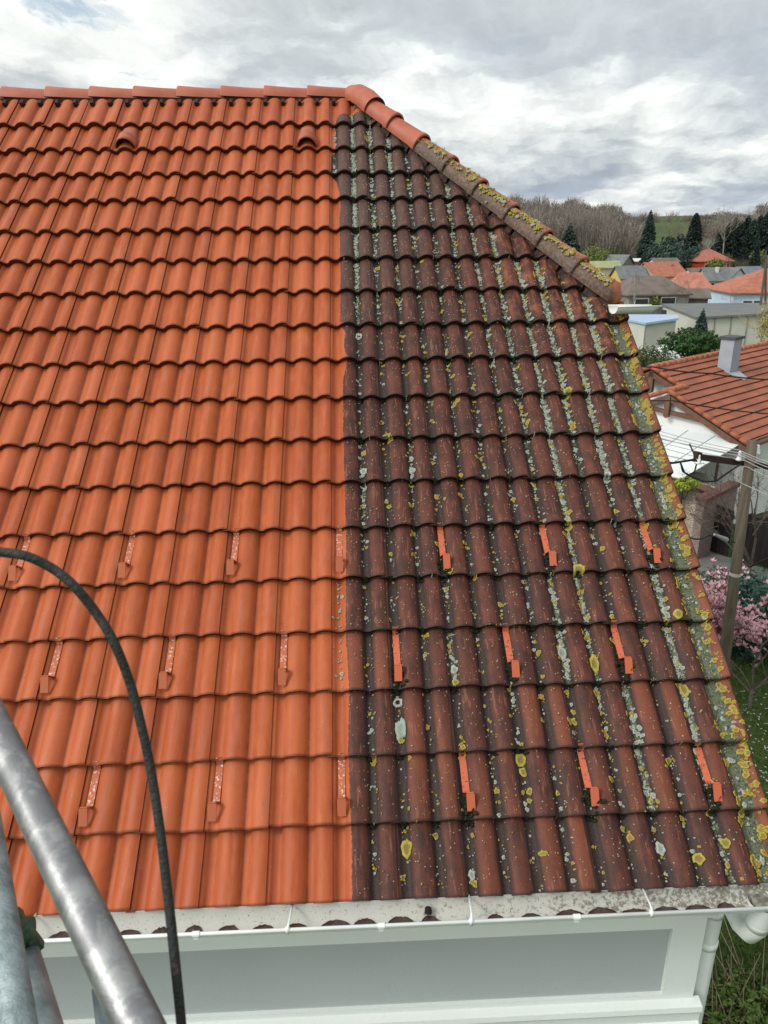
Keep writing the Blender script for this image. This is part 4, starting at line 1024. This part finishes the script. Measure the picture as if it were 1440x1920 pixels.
# grass and undergrowth below the verge
gs = MB()
for _ in range(9000):
    p = on(rnd.uniform(1290, 1560), rnd.uniform(1230, 2100), GZ); a = rnd.random() * 6.28; hh = rnd.uniform(.05, .16)
    s_ = Vector((math.cos(a), math.sin(a), 0)) * .012; gs.tri(p - s_, p + s_, p + Vector((rnd.gauss(0, .05), rnd.gauss(0, .05), hh)))
go = gs.build('grass', leafmat('grass_blades', (.070, .115, .028), (.130, .190, .050), 2), None); tag(go, 'short lawn grass below the roof verge', 'grass', kind='stuff')
for k, (px, py, D, rad, c1, c2, n, sz) in enumerate(((1345, 1830, 6.6, (.9, .8, .55), (.055, .100, .022), (.14, .20, .045), 5000, .035), (1425, 1790, 7.2, (1.1, .9, .60), (.060, .11, .024), (.15, .22, .05), 6500, .035), (1390, 1930, 5.6, (1.0, .8, .5), (.045, .09, .020), (.12, .18, .040), 5000, .035))):
    p = at(px, py, D); ob = bush((p.x, p.y, GZ), rad, leafmat('shrub_leaf_%d' % k, c1, c2, 7), ['leafy green shrub right beside the downpipe', 'leafy green shrub at the right edge level with the gutter outlet', 'leafy green shrub at the bottom right corner of the garden'][k], n, sz, name='garden_shrub', group='shrubs at the foot of the house', seed=k + 3, shell=.3)
    tw_ = MB()
    for _ in range(90):
        a = p.copy(); a.z = GZ; a += Vector((rnd.gauss(0, .35), rnd.gauss(0, .3), 0)); e = a + Vector((rnd.gauss(0, .6), rnd.gauss(0, .5), rnd.uniform(.6, 1.25)))
        tw_.tube([a, a.lerp(e, .5) + Vector((rnd.gauss(0, .06), rnd.gauss(0, .06), .06)), e], [.012, .009, .003], 4)
    tw_.build('twigs', leafmat('dry_twig_%d' % k, (.20, .15, .10), (.38, .30, .20), 5), ob)
# ---------------------------------------------------------------- utility pole
PB = at(1362, 1240, 14.0); PB.z = GZ
ptop = at(1411, 826, 14.25)
pole = thing('utility_pole', PB, 'weathered wooden utility pole with crossarm and white insulators in front of the bungalow', 'utility pole')
wood_m = mat('grey_wood', (.075, .060, .042), (.130, .105, .074), 3, .85, stretch=(6, 6, .5), bump=.4)
mb = MB(); mb.tube([PB - Vector((0, 0, .5)), PB, PB.lerp(ptop, .5), ptop], [.125, .12, .10, .085], 16); mb.build('shaft', wood_m, pole, smooth=True, angle=60)
rust_m = mat('rusty_steel', (.035, .022, .018), (.07, .04, .03), 20, .7, metal=.3)
armL, armR = at(1313, 857, 13.6), at(1475, 880, 15.2)
ax = (armR - armL).normalized(); mb = MB(); mb.box(armL - Vector((0, 0, .06)), armR - armL, Vector((-ax.y, ax.x, 0)) * .08, (0, 0, .11)); mb.box(armL - ax * .06 - Vector((0, 0, .1)), ax * .1, Vector((-ax.y, ax.x, 0)) * .1, (0, 0, .18))
arm = mb.build('crossarm', rust_m, pole)
por = mat('white_porcelain', (.72, .72, .70), rough=.2, spec=.6)
def insul(p, parent):
    mb = MB(); mb.tube([p, p + Vector((0, 0, .03)), p + Vector((0, 0, .035)), p + Vector((0, 0, .09)), p + Vector((0, 0, .095)), p + Vector((0, 0, .15)), p + Vector((0, 0, .17))], [.058, .055, .038, .042, .027, .030, .015], 12)
    return mb.build('insulator', por, parent, smooth=True, angle=50)
for (px, py, D) in ((1386, 858, 14.2), (1309, 864, 13.6), (1420, 846, 14.4)): insul(at(px, py, D) - Vector((0, 0, .05)), pole)
mb = MB(); mb.tube([at(1346, 868, 13.9), at(1341, 900, 13.9)], .025, 6); mb.build('hanger', rust_m, pole)
mb = MB(); cpt = PB.lerp(ptop, .56); mb.tube([cpt - Vector((0, 0, .03)), cpt + Vector((0, 0, .03))], .104, 16); mb.build('clamp_band', mat('pale_band', (.42, .42, .38), rough=.5), pole)
alu = mat('aluminium_wire', (.36, .36, .36), rough=.5, metal=.3); blk = mat('black_cable', (.012, .012, .012), rough=.6)
def wire(pts, r, m, name, label, sag=0.0, cat='cable', group=None):
    pts = [Vector(p) for p in pts]; out = []
    for a, b_ in zip(pts, pts[1:]):
        for j in range(10): q = j / 10; p = a.lerp(b_, q); p.z -= sag * 4 * q * (1 - q); out.append(p)
    out.append(pts[-1]); mb = MB(); mb.tube(out, r, 6); o = mb.build(name, m, None, origin=(0, 0, 0), smooth=True); tag(o, label, cat, group); return o
wn = ['highest', 'second highest', 'third highest', 'fourth highest', 'lowest']
for k, (ya, yb_) in enumerate(((803, 852), (811, 858), (818, 864), (826, 872), (835, 884))):
    wire([at(1160, ya - 22, 15.5 + k * .2), at(1386 + k * 4, yb_ - 8, 14.1), at(1520, yb_ + 30, 13.4)], .0075, alu, 'overhead_wire', 'thin grey overhead wire, %s of the five leading to the pole head' % wn[k], .06, 'wire', 'overhead wires at the pole head')
wire([at(1150, 680, 12.6), at(1225, 688, 12.6), at(1330, 700, 12.8), at(1470, 713, 13)], .012, blk, 'overhead_cable', 'black cable crossing in front of the bungalow chimney', .02)
wire([at(1150, 742, 12.6), at(1260, 751, 12.6), at(1470, 778, 13)], .011, blk, 'overhead_cable', 'black cable crossing the lower part of the bungalow roof', .03)
wire([at(1180, 862, 13.2), at(1262, 868, 13.4), at(1300, 862, 13.6)], .022, blk, 'overhead_cable', 'thick black cable end clamped left of the crossarm')
wire([at(1293, 832, 13.8), at(1300, 848, 13.8), at(1306, 870, 13.7), at(1302, 885, 13.7), at(1290, 891, 13.7), at(1280, 884, 13.7), at(1276, 868, 13.6)], .013, blk, 'cable_loop', 'black cable loop hanging left of the crossarm')
wire([at(1276, 868, 13.6), at(1283, 886, 13.6), at(1300, 895, 13.7), at(1320, 903, 13.8), at(1343, 902, 13.9), at(1362, 888, 14.1), at(1392, 868, 14.2)], .016, blk, 'drooping_cable', 'black cable drooping under the crossarm to the pole')
wire([at(1388, 905, 13.9), at(1460, 938, 13.4)], .008, alu, 'service_wire', 'pale wire running down to the right from the pole')
wire([at(1283, 1000, 12.4), at(1305, 1011, 12.6), at(1330, 1003, 13), at(1345, 1004, 13.4), at(1378, 1017, 13.9)], .013, blk, 'service_cable', 'black cable clamped to the pole in front of the dark gate', .02)
mb = MB(); mb.tube([at(1339, 1002, 13.2), at(1362, 1012, 13.6)], [.02, .045], 8); cb2 = mb.build('cable_clamp', alu, None, origin=(0, 0, 0)); tag(cb2, 'pale metal tension clamp on the cable before the dark gate', 'clamp')
wire([at(1394, 1053, 13.9), at(1405, 1063, 13.7), at(1440, 1048, 13.2), at(1500, 1010, 12.8)], .017, blk, 'slack_cable', 'thick black slack cable right of the pole')
# ================================================================ village and hills
def ground_at(x, y): return T(math.hypot(x, y))
def gable_house(name, px, D, az, W_, L, wall_h, ye, yr, wall_m, roof_m, label, cat='house', wins=(), over=.4, hip=0.0, chim=None, group=None, doors=()):
    """ridge runs along local x (length L); az = heading of local x in degrees; px, D place the middle"""
    c = at(px, 500, D); ze_ = zat(px, ye, D); z = ze_ - wall_h; pitch = math.degrees(math.atan((zat(px, yr, D) - ze_) / (W_ / 2)))
    o = thing(name, (c.x, c.y, z), label, cat, group)
    ux = Vector((math.cos(R_(az)), math.sin(R_(az)), 0)); uy = Vector((-ux.y, ux.x, 0)); P = lambda x, y, h: Vector((c.x, c.y, z)) + ux * x + uy * y + Vector((0, 0, h))
    rh = W_ / 2 * math.tan(R_(pitch)); hx = L / 2
    mb = MB()
    if hip == 0: mb.prism([P(-hx, -W_ / 2, -3), P(-hx, W_ / 2, -3), P(-hx, W_ / 2, wall_h), P(-hx, 0, wall_h + rh), P(-hx, -W_ / 2, wall_h)], ux * L)
    else: mb.box(P(-hx, -W_ / 2, -3), ux * L, uy * W_, (0, 0, wall_h + 3))
    wo = mb.build('wall', wall_m, o)
    mb = MB(); tn = math.tan(R_(pitch)); th = .22
    hi = min(hip, hx); ov = over
    A, B = P(-hx - ov * (hip == 0) + hi, 0, wall_h + rh + th), P(hx + ov * (hip == 0) - hi, 0, wall_h + rh + th)
    e = wall_h - ov * tn + th
    C = [P(-hx - ov, -W_ / 2 - ov, e), P(hx + ov, -W_ / 2 - ov, e), P(hx + ov, W_ / 2 + ov, e), P(-hx - ov, W_ / 2 + ov, e)]
    mb.prism([C[0], C[1], B, A], (0, 0, -.18)); mb.prism([C[2], C[3], A, B], (0, 0, -.18))
    if hip: mb.prism([C[1], C[2], B], (0, 0, -.18)); mb.prism([C[3], C[0], A], (0, 0, -.18))
    rf = mb.build('roof', roof_m, o)
    for (side, u, h, w_, hh) in wins:
        if side in '-+': y = (W_ / 2 + .02) * (-1 if side == '-' else 1); a, n_, t_ = P(u, y, h), uy * (-1 if side == '-' else 1), ux
        else: xx = (hx + .02) * (-1 if side == 'L' else 1); a, n_, t_ = P(xx, u, h), ux * (-1 if side == 'L' else 1), uy
        f = MB(); f.box(a - t_ * (w_ / 2 + .14) - n_ * .02 - Vector((0, 0, .12)), t_ * (w_ + .28), n_ * .06, (0, 0, hh + .24)); fo_ = f.build('window', frame_m, o)
        f = MB(); f.box(a - t_ * w_ / 2 + n_ * .02, t_ * w_, n_ * .05, (0, 0, hh)); f.build('pane', pane_m, fo_)
    if chim: f = MB(); f.box(P(chim[0], chim[1], wall_h + rh - 1.2), ux * .6, uy * .6, (0, 0, 1.2 + chim[2])); f.build('chimney', chim[3], rf)
    return o
frame_m = mat('window_frame', (.62, .62, .58)); pane_m = mat('window_pane', (.035, .038, .035), rough=.2, spec=.5)
ro_or = mat('orange_roof', (.29, .105, .066), (.37, .14, .09), 1.5, .8); ro_sal = mat('salmon_roof', (.40, .165, .115), (.34, .12, .08), .8, .8); ro_rd = mat('rose_roof', (.30, .105, .075), (.36, .13, .10), 1.5, .8)
ro_br = mat('brown_roof', (.115, .092, .078), (.155, .125, .105), .6, .9); ro_gr = mat('grey_roof', (.115, .12, .125), (.155, .16, .16), 1.0, .8); ro_dk = mat('dark_felt_roof', (.125, .13, .13), (.15, .155, .15), .5, .9)
wa_or = mat('red_orange_render', (.62, .085, .035), (.56, .075, .03), 1); wa_cr = mat('cream_render', (.50, .46, .34), (.44, .40, .30), 1.5); wa_wh = mat('white_wash', (.58, .60, .58), (.50, .52, .50), 1.5)
wa_bl = mat('pale_blue_render', (.46, .57, .66), (.40, .51, .60), .8); wa_ye = mat('yellow_render', (.56, .40, .10), (.48, .35, .10), 1); wa_gy = mat('grey_boards', (.16, .145, .125), (.26, .24, .21), 2); wa_pk = mat('pink_render', (.36, .11, .14)); wa_dk = mat('brown_wall', (.10, .085, .07), (.16, .14, .12), 1.5)
ro_bl = mat('blue_metal_roof', (.30, .40, .56), (.34, .44, .60), 1, .4, .5)
wa_shed = mat('warehouse_panel', (.50, .49, .42), (.45, .45, .39), .4, .8)
# warehouse: long low hall with a dark roof, cut between its four corners
def hall(name, pts_px, zt, D, label, wallm, roofm, cat, rise=None, seams=0, groups=None):
    P = [at(px, 600, d_) for px, d_ in pts_px]; c = sum(P, Vector()) / len(P); zb = ground_at(c.x, c.y)
    o = thing(name, (c.x, c.y, zb), label, cat); mb = MB(); zs = zt
    n = len(P); top_ = [Vector((p.x, p.y, z)) for p, z in zip(P, zs)]; bot = [Vector((p.x, p.y, zb - 3)) for p in P]
    for k in range(n): mb.quad(bot[k], bot[(k + 1) % n], top_[(k + 1) % n], top_[k])
    mb.build('wall', wallm, o); mb = MB(); cc = sum(top_, Vector()) / n
    mb.prism([p + (Vector((p.x, p.y, 0)) - Vector((cc.x, cc.y, 0))).normalized() * .45 + Vector((0, 0, .03)) for p in top_], (0, 0, .22)); rf = mb.build('roof', roofm, o)
    return o, P, top_, zb, rf
# photograph: near corner 1308,598; left corner 1228,572; right end beyond 1440
def zat(px, py, D): return at(px, py, D).z
h1, P, tp, zb, rf = hall('warehouse', [(1305, 96), (1700, 108), (1690, 122), (1395, 128), (1236, 108)][0:0] or [(1307, 96), (1460, 100), (1440, 122), (1240, 116)],
    [zat(1307, 598, 96), zat(1460, 589, 100), zat(1440, 571, 122), zat(1240, 573, 116)], 100, 'long cream panelled warehouse with a dark flat-pitched roof', wa_shed, ro_dk, 'warehouse')
mb = MB()
for q in (.22, .42, .62, .82): p = tp[0].lerp(tp[1], q); nn = (CW - p); nn.z = 0; mb.cbox((p.x + nn.normalized().x * .05, p.y + nn.normalized().y * .05, zb - 2), .09, .09, p.z - zb + 2)
mb.build('panel_joint', mat('joint_dark', (.22, .22, .19)), h1)
mb = MB(); p = tp[3].lerp(tp[0], .12); mb.cbox((p.x, p.y, p.z - 1.5), .9, .9, 1.1); mb.build('vent_window', pane_m, h1)
mb = MB(); p = tp[0] + (CW - tp[0]).normalized() * .3; mb.tube([p, p - Vector((0, 0, 6))], .08, 5); mb.build('drain_pipe', wa_gy, h1)
h2, P, tp, zb, rf = hall('lean_to_shed', [(1212, 84), (1268, 86), (1266, 98), (1130, 98)], [zat(1212, 609, 84), zat(1268, 600, 86), zat(1266, 594, 98), zat(1130, 594, 98)], 90, 'white shed with a pale blue metal roof in front of the warehouse', wa_shed, ro_bl, 'shed')
mb = MB(); p = tp[0] + (CW - tp[0]).normalized() * .3; mb.tube([p, p - Vector((.0, 0, 4.5))], .08, 5); mb.build('drain_pipe', wa_gy, h2)
gable_house('blue_house', 1448, 140, -6, 11, 15, 4.5, 543, 506, wa_bl, ro_or, 'pale blue house with an orange hipped roof at the right edge', hip=6.2, over=.5, wins=(('-', -5.2, 1.9, 1.3, 1.3), ('-', -3.6, 1.9, 1.3, 1.3), ('-', -1.2, 2.6, .7, .8), ('-', 3.5, 1.9, 1.5, 1.5)))
gable_house('red_house', 1324, 232, 4, 9, 9.4, 3.4, 488, 468, wa_or, ro_rd, 'bright red-orange house with a hipped tile roof below the wood', hip=4.2, over=.5, wins=(('-', -2.4, .4, .9, 2.2), ('-', 1.9, 1.6, 1.0, 1.1), ('-', 3.6, 1.6, .7, 1.1)))
gable_house('orange_roofed_house', 1238, 172, 14, 8, 7.4, 3.0, 516, 493, wa_cr, ro_or, 'cream house with a steep orange roof, higher orange roof left of the red house', wins=(('L', .4, 2.6, .7, 1.0),), chim=(1.6, -1.4, -.3, ro_rd))
gable_house('salmon_roofed_house', 1296, 158, -16, 8, 7.6, 2.2, 540, 513, wa_cr, ro_sal, 'long low house with a salmon tile roof right in front of the steep orange roof', hip=2.0)
gable_house('brown_barn', 1216, 122, 4, 9, 9.0, 1.9, 548, 520, wa_gy, ro_br, 'weathered barn with a wide brown roof near the small gutter piece', hip=2.2, wins=(('-', -2.6, .4, 1.9, .9), ('-', 1.4, .3, 2.0, 1.1)))
gable_house('grey_barn', 1284, 126, -18, 6, 7, 1.6, 556, 543, wa_dk, ro_br, 'low grey-brown outbuilding right of the brown barn')
gable_house('yellow_house', 1180, 168, 2, 6, 5.4, 2.4, 520, 500, wa_ye, ro_gr, 'yellow house with a white window and grey roof beside the hip end', wins=(('-', .4, .7, 1.6, 1.0),))
gable_house('grey_roofed_house', 1341, 186, -4, 6, 5.2, 2.4, 524, 503, wa_cr, ro_gr, 'cream house with a grey roof and white chimney below the red house', wins=(('-', -1.2, .5, .7, 1.3), ('-', 1.2, .5, .8, 1.3)), chim=(-.2, -1.4, .3, wa_wh))
gable_house('low_grey_house', 1308, 190, 4, 5, 4.2, 2.0, 516, 504, wa_wh, ro_br, 'low house with a brown-grey roof left of the white chimney')
gable_house('small_white_house', 1373, 196, -76, 3.4, 5, 1.8, 517, 503, wa_wh, ro_gr, 'small white gabled house left of the pale blue house', wins=(('L', -.8, .5, .6, 1.0), ('L', .8, .5, .6, 1.0)))
gable_house('slate_house', 1403, 206, 10, 6, 6, 2.0, 518, 501, wa_wh, mat('slate_roof', (.12, .14, .17), (.15, .17, .20), 1), 'white house with a long slate roof behind the pale blue house')
gable_house('pink_house', 1187, 214, 2, 4, 3.2, 2.4, 490, 486, wa_pk, wa_wh, 'small dusky pink house beside the dark spruce')
gable_house('grey_gabled_house', 1160, 205, -50, 5, 5, 3.4, 494, 479, wa_gy, ro_gr, 'grey gabled house behind the hip tiles')
gable_house('far_shed', 1243, 210, 3, 4, 6, 2.0, 491, 485, wa_wh, ro_br, 'white shed with a brown roof behind the steep orange roof')
gable_house('ochre_gable', 1432, 236, 24, 5, 4, 2.5, 497, 480, wa_cr, ro_br, 'cream gabled house high at the right edge under the dark firs')
gable_house('green_roofed_hut', 1132, 180, 0, 4, 6, 1.6, 501, 491, wa_cr, mat('green_roof', (.24, .26, .12), (.30, .32, .16), 1), 'low hut with a yellow-green roof behind the hip tiles')
# village poles
for (px, yt, yb_, D, lb) in ((1191, 512, 566, 112, 'slim grey pole in front of the brown barn'), (1436, 470, 572, 112, 'dark upright pole in front of the pale blue house'),):
    a, e = at(px, yt, D), at(px - 1, yb_, D); o = thing('village_pole', (e.x, e.y, e.z), lb, 'pole'); mb = MB(); mb.tube([e, a], [.16, .12], 6); mb.build('shaft', bark if px > 1300 else wa_gy, o)
    if px < 1300: mb = MB(); mb.tube([at(1194, 515, D), at(1204, 530, D)], .09, 5); mb.build('stay_arm', wa_gy, o)
a, e = at(1437, 486, 112), at(1426, 572, 110); o = thing('leaning_pole', (e.x, e.y, e.z), 'dark leaning strut pole in front of the pale blue house', 'pole'); mb = MB(); mb.tube([e, a], [.16, .12], 6); mb.build('shaft', bark, o)
# trees
def zb_(px, D): p = at(px, 500, D); return ground_at(p.x, p.y)
def tre(px, D, ytop, ybase=None):
    p = at(px, 500, D); zb = zat(px, ybase, D) if ybase else zb_(px, D); return Vector((p.x, p.y, zb)), zat(px, ytop, D) - zb
p, h = tre(1210, 240, 394, 508); conifer(p, h, 3.7, fir_m, 'tall dark spruce with a pointed top left of the pale sky notch', 900, name='spruce', power=.75, droop=.1)
p, h = tre(1294, 250, 400, 500); conifer(p, h, 3.0, yew_m, 'very dark dense conical evergreen behind the red house', 900, name='cypress', power=.5, droop=-.3, jag=.15)
p, h = tre(1064, 230, 418, 495); conifer(p, h, 5.2, fir_m, 'broad dark spruce just above the hip tiles', 520, name='spruce')
p, h = tre(1330, 62, 578, 665); conifer(p, h, 1.15, fir_m, 'small dark conifer in front of the warehouse', 420, name='small_conifer')
p, h = tre(1206, 200, 466, 520); conifer(p, h, 2.2, fir_m, 'short dark spruce beside the pink house', 300, name='spruce')
p, h = tre(1414, 215, 448, 540); conifer(p, h, 2.6, yew_m, 'dark spruce standing left of the slate roof', 460, name='spruce')
firs = [(1358, 262, 418), (1368, 268, 408), (1379, 265, 414), (1390, 272, 404), (1402, 268, 410), (1413, 275, 402), (1424, 270, 398), (1436, 276, 404), (1449, 272, 396), (1462, 270, 405), (1344, 262, 432)]
proto = []
for k, (px, D, yt) in enumerate(firs):
    p, h = tre(px, D, yt, 492)
    if k < 3: o = conifer(p, h, 4.0, [yew_m, fir_m, yew_m][k], 'dark fir in the close row at the right edge of the wood', 620, power=.6, name='fir', group='row of dark firs below the hill wood'); proto.append((o, h))
    else: o0, h0 = proto[k % 3]; o = copy_tree(o0, p, (1, 1, h / h0), k * 1.3)
    rank = sorted(f_[0] for f_ in firs).index(px); o['label'] = 'dark fir, %s from the left in the close row below the bare skyline trees' % ['first', 'second', 'third', 'fourth', 'fifth', 'sixth', 'seventh', 'eighth', 'ninth', 'tenth', 'eleventh'][rank]
for (px, D, rx, rz_, yb_, lb, m) in ((1262, 236, 5.5, 4.6, 492, 'dark spreading evergreen left of the cypress', yew_m), (1228, 226, 3.5, 3.6, 500, 'dull green rounded evergreen above the far shed', fir_m), (1255, 222, 6.5, 4.5, 508, 'dark green rounded trees above the steep orange roof', fir_m), (1285, 232, 5, 4.5, 510, 'dark evergreen mass left of the red house', fir_m), (1352, 238, 4, 2.6, 505, 'muted green bush right of the red house roof', olive_m)):
    p = at(px, yb_, D); bush(p, (rx, rx, rz_), m, lb, 1300, .42, name='evergreen', cat='tree', seed=px)
# bare trees one can tell apart
for (px, D, yt, yb_, r, lb, m, sd, tw2) in ((1352, 250, 372, 470, 7, 'tall pale bare poplar standing over the wood', bark_pale, 5, 3), (1398, 285, 384, 450, 4, 'slender bare tree on the skyline above the dark firs', bark_pale, 6, 2), (1412, 285, 388, 450, 4, 'slim bare tree on the skyline right of the slender one', bark_pale, 7, 2),
        (1258, 262, 402, 480, 7, 'round brown bare tree between the spruce and the cypress', brown_m, 8, 6), (1323, 232, 432, 490, 6, 'whitish blossoming tree just above the red house', mat('blossom_twigs', (.30, .30, .24), (.22, .21, .17), 3), 9, 4),
        (1296, 120, 502, 572, 4, 'bare brown fruit tree in front of the salmon roof', brown_m, 10, 2), (1380, 118, 530, 574, 5, 'bare grey tree before the pale blue house', brown_m, 11, 2), (1372, 222, 468, 520, 5, 'grey leafless tree above the small white house', bark_far, 12, 4)):
    p, h = tre(px, D, yt, yb_); bare_tree(p, h, r, lb, m, depth=5, seed=sd, trunk=.2, thick=.011, spread=.6, twigs=tw2, name='bare_tree')
for (px, D, rx, rz_, yb_, m, lb) in ((1115, 195, 4.5, 3.6, 506, haze_m, 'fresh yellow-green tree above the hip tiles'), (1340, 205, 2.6, 1.8, 508, haze_m, 'yellow-green bush against the red house wall'), (1136, 210, 5, 3.2, 500, olive_m, 'olive bush behind the hip tiles'), (1225, 118, 1.1, 1.3, 578, haze_m, 'small yellow-green bush at the foot of the brown barn'), (1418, 232, 2.6, 2.6, 500, haze_m, 'yellow-green tree by the cream gable at the right edge')):
    p = at(px, yb_, D); bush(p, (rx, rx, rz_), m, lb, 700, .28, seed=px, lumps=7)
p = at(1296, 668, 48); bush((p.x, p.y, p.z), (2.3, 1.8, .95), laurel_m, 'dense dark green laurel in front of the warehouse', 5200, .085, seed=3, lumps=8, shell=.7)
p = at(1215, 700, 40); bush((p.x, p.y, p.z - .4), (2.2, 2.0, 1.05), olive_m, 'loose olive bush beside the roof verge', 3800, .07, seed=5, lumps=7, shell=.3)
p = at(1255, 700, 38); o = bush((p.x, p.y, p.z - .6), (2.4, 1.6, .8), leafmat('clipped_hedge', (.038, .050, .016), (.060, .075, .024), 2), 'clipped olive hedge top behind the bungalow ridge', 4200, .06, seed=6, name='clipped_hedge', cat='hedge', lumps=3, shell=.8)
p = at(1446, 660, 46); bare_tree((p.x, p.y, p.z - 1.5), 5.0, 2.4, 'golden catkin willow at the right edge above the bungalow roof', leafmat('willow_gold', (.36, .30, .10), (.46, .40, .16), 2), seed=20, depth=5, trunk=.15, thick=.010, twigs=12, name='golden_willow')
p = at(1432, 905, 21.5); bare_tree((p.x, p.y, GZ), 4.6, 2.6, 'grey bare shrub rising behind the black board fence', bark, seed=31, depth=5, trunk=.1, thick=.012, spread=.8, twigs=2, name='bare_shrub')
ca_ = at(1262, 660, 60); co_ = thing('covered_car', (ca_.x, ca_.y, ca_.z - .6), 'white covered car roof glimpsed left of the laurel', 'car'); mb = MB()
rows = []
for q in range(9):
    x = (q / 8 - .5) * 4.2; hh = [.3, .75, .85, 1.25, 1.4, 1.38, 1.2, .85, .35][q]; rows.append([Vector((ca_.x + x, ca_.y + math.cos(a) * .85, ca_.z - .6 + max(0, math.sin(a)) ** .5 * hh)) for a in [math.pi * j / 8 for j in range(9)]])
mb.grid(rows); mb.build('cover', mat('white_cover', (.60, .62, .60)), co_, smooth=True)
p = at(1449, 655, 45); bush((p.x, p.y, p.z), (1.15, 1.2, 1.75), leafmat('gold_leaves', (.22, .19, .06), (.40, .34, .12), 3), 'golden budding bush at the right edge in front of the warehouse', 3000, .06, seed=8, lumps=7, shell=.4)
# the wooded hillside: a mass of leafless crowns
wd = MB(); rnd = random.Random(77)
def crown(p, h, r, n, wk):
    for _ in range(n):
        a = rnd.random() * 6.28; rr0 = r * math.sqrt(rnd.random()); z0 = h * rnd.uniform(.05, .8)
        q = Vector((p.x + math.cos(a) * rr0 * (.25 + .6 * z0 / h), p.y + math.sin(a) * rr0 * (.25 + .6 * z0 / h), p.z + z0))
        top_ = h * math.sqrt(max(.05, 1 - (rr0 / r) ** 2 * .7)); L = rnd.uniform(.18, .45) * h; e = q + Vector((math.cos(a) * r * .25, math.sin(a) * r * .25, L))
        if e.z > p.z + top_: e.z = p.z + top_
        sliver(wd, q, e, wk * rnd.uniform(.6, 1.6))
    wd.tube([p - Vector((0, 0, 1)), p + Vector((0, 0, h * .7))], [r * .05, r * .015], 3, caps=False)
def skyline(px): # top of the wood in the photograph
    tab = [(600, 372), (900, 370), (1000, 374), (1050, 378), (1100, 384), (1140, 390), (1160, 402), (1180, 414), (1200, 430), (1225, 432), (1240, 425), (1300, 420), (1330, 412), (1380, 408), (1440, 396), (1600, 390), (1800, 385)]
    for (a, b), (c, e) in zip(tab, tab[1:]):
        if px <= c: return b + (e - b) * (px - a) / (c - a)
    return 385
for k in range(500):
    px = rnd.uniform(900, 1188) if k < 230 else rnd.uniform(1310, 1560) if k < 360 else rnd.uniform(1560, 2500); D = rnd.uniform(238, 430) if k < 230 else rnd.uniform(290, 455)
    p = at(px, 500, D); p.z = ground_at(p.x, p.y); ytop = skyline(px) - 13 + 5 * math.sin(px * .11) + rnd.uniform(-5, 7) + (430 - D) * .13; h = zat(px, ytop, D) - p.z
    if h < 3: h = rnd.uniform(7, 10)
    if h > 26: h = rnd.uniform(13, 18)
    crown(p, h, rnd.uniform(3.8, 6.0), 210, .095 * D / 300)
wo_ = wd.build('wood', brown_m, None); tag(wo_, 'brown leafless wood covering the hillside', 'wood', kind='stuff')
sm_ = MB()
for k in range(34):     # small skyline trees beyond the field
    px = rnd.uniform(1160, 1300); D = 440; p = at(px, 440, D); p.z = ground_at(p.x, p.y) - .5; wd2 = wd; 
    h = rnd.uniform(4, 8); r = h * .4
    for _ in range(50):
        a = rnd.random() * 6.28; q = p + Vector((math.cos(a) * r * rnd.random(), math.sin(a) * r * rnd.random(), h * rnd.uniform(.1, .6))); sliver(sm_, q, q + Vector((math.cos(a) * .8, math.sin(a) * .8, h * .4)), .10)
so_ = sm_.build('skyline_trees', brown_m, None); tag(so_, 'line of small bare trees on the skyline beyond the green field', 'trees', kind='stuff')
sc_ = MB()
for k in range(2600):   # scrub at the foot of the hill
    px = rnd.uniform(1000, 1480); D = rnd.uniform(200, 262); p = at(px, 500, D); p.z = ground_at(p.x, p.y); a = rnd.random() * 6.28
    for _ in range(4): q = p + Vector((rnd.gauss(0, 1), rnd.gauss(0, 1), 0)); sliver(sc_, q, q + Vector((rnd.gauss(0, .8), rnd.gauss(0, .8), rnd.uniform(1, 2.8))), .14)
so2 = sc_.build('scrub', leafmat('scrub_twigs', (.065, .058, .040), (.105, .10, .060), .2), None); tag(so2, 'brown and olive scrub along the foot of the wooded hill', 'scrub', kind='stuff')
sc2 = MB()
for k in range(2000):   # gardens between the houses
    px = rnd.uniform(1130, 1480); D = rnd.uniform(112, 200); p = at(px, 500, D); p.z = ground_at(p.x, p.y)
    for _ in range(4): q = p + Vector((rnd.gauss(0, .8), rnd.gauss(0, .8), 0)); sliver(sc2, q, q + Vector((rnd.gauss(0, .6), rnd.gauss(0, .6), rnd.uniform(.6, 1.8))), .09)
so3 = sc2.build('garden_scrub', leafmat('garden_twigs', (.070, .060, .042), (.10, .105, .055), .2), None); tag(so3, 'brown leafless garden shrubs between the village houses', 'scrub', kind='stuff')
